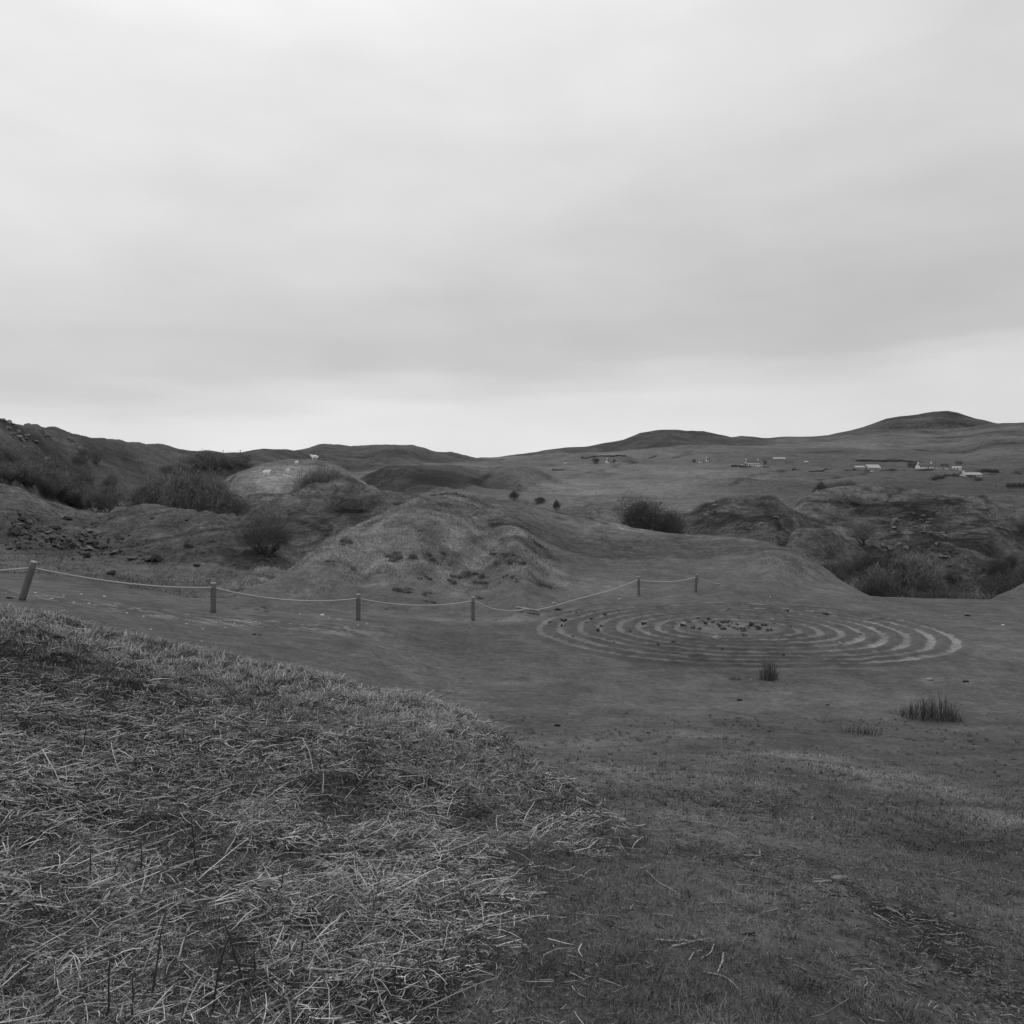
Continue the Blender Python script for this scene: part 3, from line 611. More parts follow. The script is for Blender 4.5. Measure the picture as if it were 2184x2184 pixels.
for i in range(46):
    a_ = random.uniform(0, 6.283); r_ = random.uniform(1.2, 5.2) ** 1; x_, y_ = LAB[0] + r_ * math.cos(a_) - .4, LAB[1] + r_ * math.sin(a_)
    rock('lab', 'stone', random.choice((m_rock, m_rock_dark, m_stone)), (x_, y_, lab_z(x_, y_)), random.uniform(.025, .065), 'small loose stone on the inner rings of the labyrinth', 'stone', 'small loose stones on the inner rings', flat=.65)
leftcl = [(1190,1322),(1197,1325),(1205,1327),(1175,1333),(1182,1335),(1198,1337),(1214,1316),(1223,1315),(1235,1316),(1243,1322),(1243,1311),(1290,1313),(1268,1330),(1281,1338),(1275,1348),(1310,1345),(1345,1351),(1231,1310),(1250,1330),(1262,1322)]
for x, y in leftcl:
    lab_stone(x, y, random.uniform(.07, .14), random.choice((m_rock, m_rock_dark)), 'small dark stone on the left loops of the labyrinth', 'stones on the left loops of the labyrinth')
for x, y, s, mm, lb in [
    (1530,1366,.20,m_stone,'pale stone alone on the ring in front of the middle stones'),
    (1373,1335,.18,m_rock_dark,'dark stone at the left end of the inner rings'),(1378,1341,.16,m_stone,'pale stone lying against the dark one left of the middle'),
    (1685,1340,.22,m_rock,'larger grey stone just right of the middle stones'),(1588,1359,.18,m_rock,'grey stone on the ring right of the pale front stone'),
    (1553,1306,.17,m_rock,'grey stone on the ring behind the middle stones'),(1318,1298,.16,m_rock,'flat stone on the outer ring at the back left'),
    (1317,1307,.13,m_rock_dark,'dark stone just in front of the flat back left stone'),(1436,1375,.15,m_rock_dark,'dark stone standing on the front left rings'),
    (1353,1366,.14,m_rock_dark,'dark stone on the front left outer ring'),(1760,1314,.17,m_rock_dark,'dark stone on the back right ring'),
    (1792,1377,.15,m_stone,'pale stone on the front right ring'),(1540,1389,.11,m_dung,'small black lump on the front rings below the middle'),
    (1777,1414,.12,m_dung,'small black lump at the front right edge of the labyrinth'),(1672,1402,.10,m_dung,'small black lump on the outermost front ring'),
    (1774,1395,.12,m_stone,'pale stone near the front right outer rings'),(1616,1373,.12,m_rock,'grey stone on the front ring right of centre'),
    (1660,1323,.13,m_rock,'grey stone on the ring behind and right of the middle'),(1612,1321,.14,m_rock,'grey stone on the back inner ring'),
    (1648,1324,.12,m_stone,'pale stone on the back inner ring at the right'),(1575,1323,.13,m_rock,'grey stone centred on the back inner ring'),
    (1702,1305,.10,m_rock_dark,'little dark stone on the back ring'),(1680,1306,.09,m_dung,'tiny black lump on the back ring')]:
    lab_stone(x, y, s, mm, lb)
# scree on the left slope
scr = 0
while scr < 230:
    x = random.gauss(130, 85); y = 1122 + (x - 60) * .16 + random.gauss(18, 20)
    if x < -40 or x > 330 or y < 1098 or y > 1200: continue
    p = hit(x, y)
    if not 22 < p.y < 75: continue
    s = (.07 + .22 * random.random() ** 2.2) * p.y / 45
    rock('scree', 'rock', m_rock_dark if random.random() < .68 else m_rock, p, s, 'jagged dark rock in the scree on the left slope', 'rock', 'rocks of the scree on the left slope', jag=.8)
    scr += 1
for x, y, s, lb in [(333,1196,.62,'large dark flat boulder on the hollow floor'),(316,1197,.30,'dark boulder touching the left end of the large flat boulder'),(421,1207,.32,'dark round boulder right of the large flat one'),
                    (258,1153,.42,'dark boulder at the right edge of the scree'),(33,1138,.55,'square dark boulder at the left of the scree'),(260,1178,.25,'dark rock below the scree edge'),(398,1111,.26,'dark rock high on the left mound'),(400,1166,.34,'dark low rock midway up the left mound'),(325,1108,.3,'dark rock just under the crest of the left mound'),(238,1225,.25,'dark rock on the slope above the first rope span')]:
    rock('boulder', 'boulder', m_rock_dark, hit(x, y), s * .85, lb, 'boulder', flat=.5)
# crags on the hills
def crag(px, py, wm, hm, lb, n=7, sd=0):
    n = int(n * 1.8)
    p = hit(px, py); root = empty('rock_outcrop', p); tag(root, lb, 'rock outcrop'); r_ = random.Random(sd)
    for i in range(n):
        c = rock_mesh('rock_face', sd * 13 + i, m_crag, 3, .8, 1.6, root)
        dx = r_.uniform(-.5, .5) * wm; s = wm / n * r_.uniform(.6, 1.5)
        dz = r_.uniform(-.4, .5) * hm
        gy = p.y + dz * 2.0
        c.location = (dx, dz * 2.0, gz(p.x + dx, gy) - p.z); c.scale = (s, s * .7, s * r_.uniform(.5, 1.0)); c.rotation_euler = (r_.uniform(-.3, .3), r_.uniform(-.3, .3), r_.uniform(0, 6))
m_crag = gmat('crag', .20, False, [(.6, 1.6, 8, I3), (5, 1.5, 6, I3)], [(2, .12, 8), (8, .05, 5)])
crag(35, 930, 14, 5, 'dark broken crag at the top left of the left hill', 9, 1)
crag(62, 945, 8, 5, 'pale streaked crag right below the knob of the left hill', 6, 2)
crag(75, 909, 8, 2.0, 'rock knob breaking the skyline of the left hill', 5, 3)
crag(160, 948, 9, 4, 'slanting rocks on the left hill shoulder', 6, 4)
crag(1915, 1120, 3.5, 2.5, 'dark rock face on the left of the right hill hollow', 7, 5)
crag(1955, 1115, 5.5, 3, 'broader rock face in the middle of the right hill', 9, 6)
crag(1990, 1132, 3, 2, 'small rock face at the right of the right hill hollow', 5, 7)
crag(1520, 1085, 2.5, 1.0, 'small rocks near the top of the ridge above the bush', 5, 8)
crag(1640, 1122, 4, 2.5, 'dark crag on the end of the ridge beside the right hill', 7, 9)
crag(2040, 1185, 2.5, 1.8, 'rocks on top of the low wooded spur', 6, 10)
crag(2030, 1212, 4, 1.8, 'rocks among the trees of the gully', 7, 11)
crag(950, 1054, 2.2, .6, 'broken rocks on the knoll behind the central mound', 6, 12)
crag(1900, 1330 - 160, 3.5, 1, 'rock ledge below the right hill hollow', 6, 13)

# ------------------------------------------------------------------ bare trees and shrubs
def grow(rd, h, spread, levels, upright, nb0, name_=''):
    """segments of a bare tree: list of (p0,p1,r0,r1)"""
    segs, tips = [], []
    def br(p, dvec, ln, rad, lv):
        k = 3; q = p
        for i in range(k):
            dvec = (dvec + Vector((rd.gauss(0, .18), rd.gauss(0, .18), rd.gauss(0, .10) + .05 * upright))).normalized()
            n_ = q + dvec * ln / k; r1 = rad * (1 - .25 * (i + 1) / k * 1.4); segs.append((q, n_, rad * (1 - .35 * i / k), r1)); q = n_
            if lv > 0 and i >= 1 - (lv == levels):
                for _ in range(2 if lv > 1 else 3):
                    a = rd.uniform(0, 6.28); s = spread * rd.uniform(.5, 1.2)
                    side = Vector((math.cos(a) * s, math.sin(a) * s, .35 * upright)); nd = (dvec * .8 + side).normalized()
                    br(q, nd, ln * rd.uniform(.5, .75), r1 * .6, lv - 1)
            if lv == 0: tips.append((q, dvec))
        tips.append((q, dvec))
    for i in range(nb0):
        a = i / nb0 * 6.28 + rd.uniform(-.4, .4)
        dv = Vector((math.cos(a) * spread * (nb0 > 1), math.sin(a) * spread * (nb0 > 1), 1)).normalized()
        br(Vector((math.cos(a) * .08 * h * (nb0 > 1) * .5, math.sin(a) * .08 * h * (nb0 > 1) * .5, -.03 * h)), dv, h * (.30 if name_ == 'bare_tree' or nb0 in (6, 9) and levels == 3 else .42), h * .028 / max(1, nb0) ** .3, levels)
    return segs, tips
def tree_proto(name, seed, h, spread, nb0, ntw, twl, tww, tone=.06, levels=3, upright=1., moss=0):
    rd = random.Random(seed); root = empty(name)
    segs, tips = grow(rd, h, spread, levels, upright, nb0, name)
    P = np.array([[list(a), list(b)] for a, b, _, _ in segs]); R = np.array([[r0, r1] for _, _, r0, r1 in segs])
    big = R[:, 0] > h * .004
    tubes('trunk', P[big], R[big], None, m_bark, 5, root)
    T = np.array([list(t[0]) for t in tips]); Dv = np.array([list(t[1]) for t in tips]); n = ntw
    # twigs: slender ribbons leaving the thin branches
    i = rs.randint(0, len(T), n); st = T[i] + rs.normal(0, twl * .30, (n, 3)); dv = Dv[i] + rs.normal(0, .55, (n, 3)) + np.array([0, 0, .25 * upright]); dv /= np.linalg.norm(dv, axis=1, keepdims=True)
    ln = twl * rs.uniform(.4, 1.2, n); sd = np.cross(dv, rs.normal(0, 1, (n, 3))); sd /= np.linalg.norm(sd, axis=1, keepdims=True); wv = sd * tww * .5
    md = st + dv * ln[:, None] * .5 + rs.normal(0, twl * .05, (n, 3)); tp = st + dv * ln[:, None]
    V = np.stack([st - wv, st + wv, md + wv * .8, md - wv * .8, tp], 1)
    if name == 'bare_tree' or seed in (31, 33, 37):
        # spread the outer twigs through a domed, lobed crown
        rx = .40 * h; cz = .60 * h; a_ = rs.rand(n) * 6.283; c_ = rs.uniform(-.75, 1, n); sn_ = np.sqrt(1 - c_ * c_)
        lob = 1 + .55 * fbm(np.cos(a_) * 1.6 + c_ * 1.3 + seed, np.sin(a_) * 1.6 + seed, 3, seed)
        if seed == 31: rx, cz = .52 * h, .50 * h
        rr_ = rs.rand(n) ** .42 * lob
        cpt = np.stack([rx * rr_ * sn_ * np.cos(a_), rx * rr_ * sn_ * np.sin(a_), cz + .40 * h * rr_ * c_], -1)
        V = V - st[:, None] + np.where(rs.rand(n, 1) < (.8 if seed < 30 else .6), cpt, st * np.minimum(1, .8 * h / np.maximum(st[:, 2:3], .1)))[:, None]
    thin = P[~big]; b = np.arange(n)[:, None] * 5
    V = V.reshape(-1, 3); V[:, 2] = np.maximum(V[:, 2], -.02)
    tn = tone * rs.uniform(.5, 1.6, n)
    mesh('crown', V, [b + np.array([[0, 1, 2, 3]]), b + np.array([[3, 2, 4]])], m_twig, root, tone=np.repeat(tn, 5))
    zt = V[:, 2]; rad = np.hypot(V[:, 0], V[:, 1])
    root['_h'] = float(np.percentile(zt, 99)); root['_w'] = float(np.percentile(rad, 96) * 2)
    return root
protos = {}
USED = set()
def put(kind, p, hm, wm, label, cat, group=None):
    pr = protos[kind]; hh, ww = pr['_h'], pr['_w']
    o = pr if kind not in USED else copy_tree(pr)
    USED.add(kind)
    o.location = p; o.rotation_euler = (0, 0, random.uniform(0, 6.28)); o.scale = (wm / ww, wm / ww, hm / hh)
    for k in ('label', 'category', 'group'):
        if k in o: del o[k]
    return tag(o, label, cat, group)
for k_ in range(4):
    protos['far%d' % k_] = tree_proto('bare_tree', 20 + k_, 5, .75, (2, 3, 4, 3)[k_], 4300, .62, .032, tone=(.145, .18, .165, .13)[k_], levels=2)
protos['thorn'] = tree_proto('bare_bush', 31, 4, 0.9, 9, 10500, .5, .013, tone=.10, levels=3, upright=.9)
protos['bush'] = tree_proto('bare_bush', 33, 4, .7, 6, 7000, .6, .020, tone=.085, levels=3)
protos['heath'] = tree_proto('heather_clump', 35, .5, 1.6, 9, 1600, .16, .020, tone=.21, levels=1, upright=.3)
protos['ever'] = tree_proto('dark_shrub', 37, 2, .8, 5, 3500, .3, .02, tone=.09, levels=2, upright=.6)
def tree_at(kind, px, py, hpx, wpx, label, cat='tree', group=None, Y=None, asp=.85):
    p = at(px, Y) if Y else hit(px, py)
    if Y: hpx = max(hpx * .8, (HY - p.z / p.y * F) - (py - hpx))
    if p.y > 4000 or (kind == 'heath' and p.y > 60): return
    if kind[:3] == 'far' or Y: wpx = max(wpx, hpx * asp)
    return put(kind, p - Vector((0, 0, .05)), hpx * p.y / F, wpx * p.y / F * (.7 if kind == 'heath' else 1), label, cat, group)
tree_at('thorn', 568, 1184, 92, 138, 'broad dense bare thorn bush alone in the hollow left of the central mound', 'bush')
tree_at('bush', 1365, 1140, 78, 92, 'larger bare bush behind the grassy crest, left of its pair', 'bush', Y=63)
tree_at('bush', 1425, 1146, 62, 62, 'smaller bare bush behind the grassy crest, right of its pair', 'bush', Y=63)
tree_at('ever', 1096, 1067, 20, 24, 'small dark round shrub at the right end of the mound crest', 'bush')
tree_at('ever', 1187, 1089, 22, 20, 'small dark upright shrub behind the smooth crest', 'bush')
tree_at('ever', 1152, 1072, 12, 30, 'low dark shrub between the two small shrubs of the crest', 'bush')
GW = 'bare trees of the wood on the left hillside'
cnt = 0
while cnt < 95:
    x = random.uniform(-40, 300); f_ = random.random()
    y = (985 + x * .26) * (1 - f_) + (1068 + x * .16) * f_
    p = hit(x, y)
    if not 70 < p.y < 230: continue
    hh = random.uniform(26, 48); put('far%d' % random.randrange(4), p, hh * p.y / F * .95, hh * random.uniform(1., 1.5) * p.y / F, 'bare tree in the ' + ('upper' if f_ < .5 else 'lower') + ' half of the left hillside wood, ' + ('at the picture edge' if x < 40 else 'under the crags' if x < 110 else 'in its middle' if x < 190 else 'towards its right end'), 'tree', GW); cnt += 1
for x, y, hh, ww in [(325,1085,62,95),(365,1088,80,110),(410,1086,84,120),(450,1090,70,100),(480,1092,52,80),(392,1090,70,90),(345,1088,60,80),(430,1090,80,80),(505,1095,36,60),(300,1088,50,60)]:
    tree_at('far%d' % random.randrange(4), x, y, hh, ww, 'full rounded bare tree in the dip behind the left mound', 'tree', 'rounded trees in the dip behind the left mound', Y=random.uniform(96, 125))
for x, y, hh, ww in [(385,1012,26,50),(410,1008,34,50),(440,1002,40,60),(465,1004,36,50),(490,1000,32,60),(515,992,26,50),(360,1015,22,40)]:
    tree_at('far%d' % random.randrange(4), x, y, hh, ww, 'bare tree in the line left of the sheep pasture', 'tree', 'tree line left of the sheep pasture')
for x, top, ww in [(530,1084,50),(548,1076,44),(566,1066,44),(584,1056,40),(603,1046,40),(622,1034,40)]:
    tree_at('far%d' % random.randrange(4), x, top + 29, 20, ww, 'dark bare tree in the gully left of the pointed hump', 'tree', 'trees in the gully left of the pointed hump', Y=106, asp=.4)
for x, top, ww in [(648,1002,44),(668,993,50),(690,990,50),(712,991,50),(732,998,40)]:
    tree_at('far%d' % random.randrange(4), x, top + 29, 20, ww, 'bare tree rising behind the top of the pointed hump', 'tree', 'trees behind the top of the pointed hump', Y=108, asp=.4)
for x, y in [(205,990),(165,1000),(240,1040),(232,1050),(180,985)]:
    tree_at('far%d' % random.randrange(4), x, y, 30, 30, 'bare tree standing above the wood on the left hillside', 'tree', 'single trees above the left wood')
for x, y, hh, ww in [(1751,1058,30,18),(1775,1056,28,34),(1793,1056,30,36),(1812,1056,22,30),(1735,1062,14,30)]:
    tree_at('ever' if x == 1751 else 'far%d' % random.randrange(4), x, y, hh, ww, 'narrow dark tree at the left end of the right hilltop trees' if x == 1751 else 'tree just behind the crest of the right hill', 'tree', None if x == 1751 else 'trees behind the crest of the right hill', Y=118)
GG = 'bare trees filling the gully on the right'
cnt = 0
while cnt < 70:
    x = random.uniform(1700, 2250); Yd = random.uniform(52, 76); p = at(x, Yd)
    pyb = HY - p.z / p.y * F
    top = 1150 + 55 * abs(random.gauss(0, .5)) + (x - 1720) * .04
    if x < 1780: top += 20
    if p.z > -6.2: continue
    hp = max(40, min(pyb - top, 105)) * random.uniform(.6, 1.)
    put(('far%d' % random.randrange(4)) if random.random() < .35 else 'bush', p, hp * p.y / F, hp * random.uniform(.8, 1.2) * p.y / F, 'bare tree filling the gully ' + ('against the pale bank' if x < 1800 else 'below the tree on the slope' if x < 1900 else 'below the rock faces' if x < 2010 else 'below the low wooded spur' if x < 2100 else 'behind the right end of the green'), 'tree', GG); cnt += 1
tree_at('far1', 1840, 1160, 50, 60, 'bare tree on the slope of the right hill left of the rock faces', 'tree')
# trees of the village and fields
GV = 'trees among the distant houses'
for x, y, hh, ww in [(1268,989,14,9),(1274,989,12,9),(1310,988,9,6),(1940,998,12,7),(1947,998,12,7),(1952,998,11,6),(1632,990,8,9),(1480,985,6,10),(2015,996,8,18),(2045,992,9,16),(2086,1024,8,22),(2072,1018,6,18),(2052,1014,7,16)]:
    tree_at('far%d' % random.randrange(4), x, y, hh, ww, 'small dark tree among the distant houses', 'tree', GV)
for x in range(2152, 2250, 11):
    tree_at('ever', x, 1042, 12, 15, 'dark bush of the hedge at the far right', 'bush', 'bushes of the far right hedge')
for x in range(1180, 1206, 7): tree_at('far2', x, 1004, 4, 8, 'tiny bush on the field edge left of the houses', 'bush', 'tiny bushes on the field edge')
# heather clumps on the central mound
HC = [(690,1150,70,26),(720,1158,50,20),(655,1158,40,18),(865,1185,60,26),(835,1192,40,16),(930,1186,40,20),(1068,1186,40,14),(1092,1198,50,24),(1010,1226,50,22),(970,1240,46,22),(985,1234,40,18),(1030,1238,50,18),(1086,1228,30,12),(860,1258,56,18),(905,1268,40,14),(925,1284,44,12),(1010,1274,40,12),(830,1296,34,10),(740,1160,30,12),(690,1196,36,12),(1107,1238,22,10),(905,1232,34,12),(1000,1078,20,8),(1015,1100,24,7),(620,1226,26,10),(556,1300,30,14),(500,1298,26,14),(1070,1118,50,8),(880,1128,30,8),(960,1068,26,6),(985,1060,24,7),(1340,1165,40,6),(1300,1155,30,5),(1285,1168,40,4),(1140,1150,20,5),(760,1212,30,9)]
HC = [(x + random.uniform(-.5, .5) * w_, y + random.uniform(-.5, .5) * h_ * .7, w_ * random.uniform(.35, .7), h_ * random.uniform(.4, .75)) for (x, y, w_, h_) in HC for _ in range(3)]
for x, y, ww, hh in HC:
    tree_at('heath', x, y, hh * .75, ww, 'low dark heather clump on the ' + ('top' if y < 1120 else 'middle' if y < 1200 else 'foot') + ' of the central mound, ' + ('left flank' if x < 780 else 'facing side' if x < 980 else 'right flank'), 'heather', 'heather clumps on the central mound')

# ------------------------------------------------------------------ rush tufts on the green
def rush(px, py, n, rm, ln, label, pale=.25, nm='rush_tuft'):
    n = int(n * 1.8); p = hit(px, py); a = rs.rand(n) * 6.28; r = np.sqrt(rs.rand(n)) * rm; X = p.x + r * np.cos(a) * 1.3; Y = p.y + r * np.sin(a)
    P = np.stack([X - p.x, Y - p.y, H(X, Y) - p.z - .01], -1)
    o = blades(nm, P, ln * rs.uniform(.15, 1., n) ** .8 * (1 - .55 * np.clip(r / rm, 0, 1) ** 2), rs.uniform(.004, .009, n), np.abs(rs.normal(.1, .45, n)), np.where(rs.rand(n) < pale, .26, .06) * rs.uniform(.6, 1.3, n), m_blade, droop=.2)
    o.location = p; tag(o, label, 'rush tuft')
rush(1640, 1450, 190, .16, .80, 'upright dark rush tuft with pale outer blades in front of the labyrinth')
rush(1568, 1450, 60, .12, .2, 'low rush tuft just left of the upright one')
rush(1600, 1452, 50, .2, .12, 'flattened wisp of rush between the low and upright tufts', .5)
rush(1670, 1456, 60, .18, .16, 'pale fallen rush blades right of the upright tuft', .9)
rush(1985, 1532, 330, .38, .66, 'wide dark rush tuft on the green at the right', .22)
rush(2030, 1538, 60, .16, .30, 'thin rush tuft at the right edge of the wide one', .3)
rush(1925, 1522, 60, .3, .26, 'thin rush tuft left of the wide one', .35)
rush(1838, 1565, 150, .25, .24, 'low dark rush tuft in front of the wide one', .3)
# ------------------------------------------------------------------ rope fence
fr = empty('rope_fence'); tag(fr, 'low fence of round timber posts strung with one sagging pale rope', 'fence')
posts = [(-560, 1240, 95, 0, .085), (47, 1280, 80, .30, .10), (455, 1306, 61, 0, .105), (764, 1323, 54, 0, .10), (1009, 1323, 48, 0, .09), (1363, 1269, 38, -.03, .08), (1484, 1263, 37, .05, .08)]
tops = []
for (x, y, hpx, lean, rad) in posts:
    p = hit(x, y) if x > 0 else at(x, 17.0); hgt = hpx * p.y / F / math.cos(lean)
    k = 7; t = np.linspace(-.08, 1, k); ax = Vector((math.sin(lean), -.0, math.cos(lean)))
    pts = np.array([[list(p + ax * hgt * q) for q in t]]); rad = rad * .72; rr = np.array([[rad * .98, rad, rad * .97, rad, rad * .98, rad * .97, rad * .97]])
    po = tubes('post', pts, rr, None, m_post, 20, fr)
    c = tubes('post_cap', np.array([[list(p + ax * hgt * 1.001), list(p + ax * (hgt * 1.001 + .012)), list(p + ax * (hgt * 1.001 + .03))]]), np.array([[rad * .98, rad * .97, rad * .8]]), None, m_posttop, 20, po)
    tops.append((p + ax * hgt * .86, rad))
def rope(a, b, sag, ground_hug=False, n=60):
    t = np.linspace(0, 1, n); a, b = np.array(a), np.array(b)
    P = a[None] * (1 - t[:, None]) + b[None] * t[:, None]; P[:, 2] -= sag * 4 * t * (1 - t)
    if ground_hug: P[:, 2] = np.maximum(P[:, 2], H(P[:, 0], P[:, 1]) + .02)
    P[:, 0] += .004 * np.sin(t * 60)
    tubes('rope', P[None], np.full((1, n), .021), None, m_rope, 8, fr)
sags = [.25, .13, .20, .19, None, .15]
for i in range(len(tops) - 1):
    a, b = tops[i][0], tops[i + 1][0]
    if sags[i] is None:
        # slack span: it lies on the turf beside the fallen rails, then climbs to the next post
        m1, m2 = hit(1102, 1305), hit(1155, 1302)
        K = [np.array(v) for v in (a, (a * .5 + m1 * .5) - Vector((0, 0, .10)), m1 + Vector((0, 0, .03)), m2 + Vector((0, 0, .05)), (m2 * .68 + b * .32) - Vector((0, 0, .0)), (m2 * .34 + b * .66) - Vector((0, 0, .07)), b)]
        tt = np.arange(len(K)); t = np.linspace(0, len(K) - 1, 90)
        P = np.stack([pchip(tt, [k_[j] for k_ in K], t) for j in range(3)], -1); P[:, 2] = np.maximum(P[:, 2], H(P[:, 0], P[:, 1]) + .02)
        tubes('rope', P[None], np.full((1, 90), .021), None, m_rope, 8, fr)
    else: rope(a, b, sags[i])
p6 = tops[-1][0]; e6 = hit(1535, 1247)
rope(p6, e6 + Vector((0, 0, .02)), .05)
for i, (a, b, lb) in enumerate([((1100,1299),(1151,1301),'long pale fallen rail under the slack rope'),((1108,1306),(1150,1305),'shorter grey rail lying in front of the long pale one')]):
    A, B = hit(*a), hit(*b); B.y = A.y + .15
    B.z = gz(B.x, B.y)
    o = tubes('fallen_rail', np.array([[list(A + Vector((0, 0, .07 - .03 * i))), list(B + Vector((0, 0, .07 - .03 * i)))]]), np.full((1, 2), .035 - .01 * i), None, m_posttop if i == 0 else m_post, 6); tag(o, lb, 'rail')

# ------------------------------------------------------------------ loose stones, dung, stalks
singles = [(569,1892,.040,m_stone,'pale rounded stone half sunk among the bracken stalks',.85),(1788,1882,.038,m_stone,'pale tilted stone on the path beside a stick',1.0),
 (670,2122,.022,m_pebble,'pale pebble on the bare soil, larger of the pair',.7),(690,2112,.025,m_rock,'grey pebble behind the pale pair on the bare soil',.6),(637,2140,.016,m_pebble,'pale pebble left of the larger one on the bare soil',.7),
 (749,2138,.015,m_stone,'grey pebble at the right of the bare soil',.7),(728,2128,.012,m_stone,'small grey pebble between its neighbours on the bare soil',.7),(395,1911,.010,m_pebble,'tiny pale pebble among the stalks at left',.7),
 (1252,2078,.022,m_stone,'grey stone in the turf below the fallen stalks',.6),(2030,1950,.018,m_stone,'flat grey stone on the dark worn strip',.4),(1880,1880,.016,m_stone,'flat grey stone at the top of the worn strip',.4),
 (430,1368,.035,m_pebble,'pale flat stone on the green just over the mound crest',.4),(1980,1450,.15,m_stone,'long pale flat stone in front of the labyrinth on the right',.25),
 (1182,1288,.14,m_stone,'flat pale stone on the path behind the labyrinth',.3),(1321,1278,.09,m_pebble,'white stone between the labyrinth and the fence',.4),(1643,1274,.07,m_pebble,'white stone on the turf behind the labyrinth',.4),(1190,1301,.16,m_rock,'flat dark stone right of the fallen rails',.4),
 (687,1312,.10,m_pebble,'white flat stone left of the fence post nearest the middle',.3),(2140,1334,.07,m_pebble,'white stone right of the labyrinth',.4)]
for x, y, s, mm, lb, fl in singles:
    rock('single', 'stone' if s > .03 else 'pebble', mm, hit(x, y), s, lb, 'stone', flat=fl, sink=.1)
for x, y in [(136,1270),(173,1268),(222,1272),(158,1285),(190,1288),(224,1273),(270,1308),(306,1315),(375,1321),(398,1331),(432,1342),(470,1325),(500,1330),(545,1327),(764,1334),(782,1331),(10,1265),(75,1265),(110,1278),(246,1290),(322,1343),(480,1340),(640,1310),(700,1318)]:
    rock('chip', 'stone', m_pebble, hit(x, y), random.uniform(.03, .06), 'small white stone scattered beside the path at the rope fence', 'stone', 'small white stones by the rope fence', flat=.4)
def dung(px, py, s, lb, grp=None):
    p = hit(px, py); bm = bmesh.new(); r_ = random.Random(px)
    for i in range(9):
        m4 = Matrix.Translation((r_.uniform(-1, 1) * s, r_.uniform(-.4, .4) * s, r_.uniform(.1, .35) * s)) @ Matrix.Rotation(r_.uniform(0, 6), 4, 'Z') @ Matrix.Diagonal((s * .42, s * .33, s * .3, 1))
        bmesh.ops.create_icosphere(bm, subdivisions=2, radius=1, matrix=m4)
    me = bpy.data.meshes.new('dung'); bm.to_mesh(me); bm.free(); me.materials.append(m_dung)
    o = bpy.data.objects.new('dung', me); C.objects.link(o); o.location = p; tag(o, lb, 'dung', grp)
dung(1189, 1549, .05, 'black heap of sheep dung on the trodden green')
dung(1575, 1494, .055, 'black dung heap in front of the upright rush tuft')
dung(541, 1354, .05, 'left of the two small black dung lumps on the green'); dung(553, 1355, .035, 'right of the two small black dung lumps on the green')
dung(1766, 1504, .03, 'small black dung lump below the wide rush tuft'); dung(1383, 1564, .03, 'tiny black dung lump on the path')
dung(1360, 1666, .018, 'tiny dung pellet where the path narrows'); dung(1600, 1995, .018, 'dark crumb of dung on the lower path'); dung(2060, 1455, .06, 'dark dung heap right of the long flat stone'); dung(2064, 1314, .08, 'dark dung heap beyond the right side of the labyrinth'); dung(20, 1277, .06, 'black lump beside the leaning post')
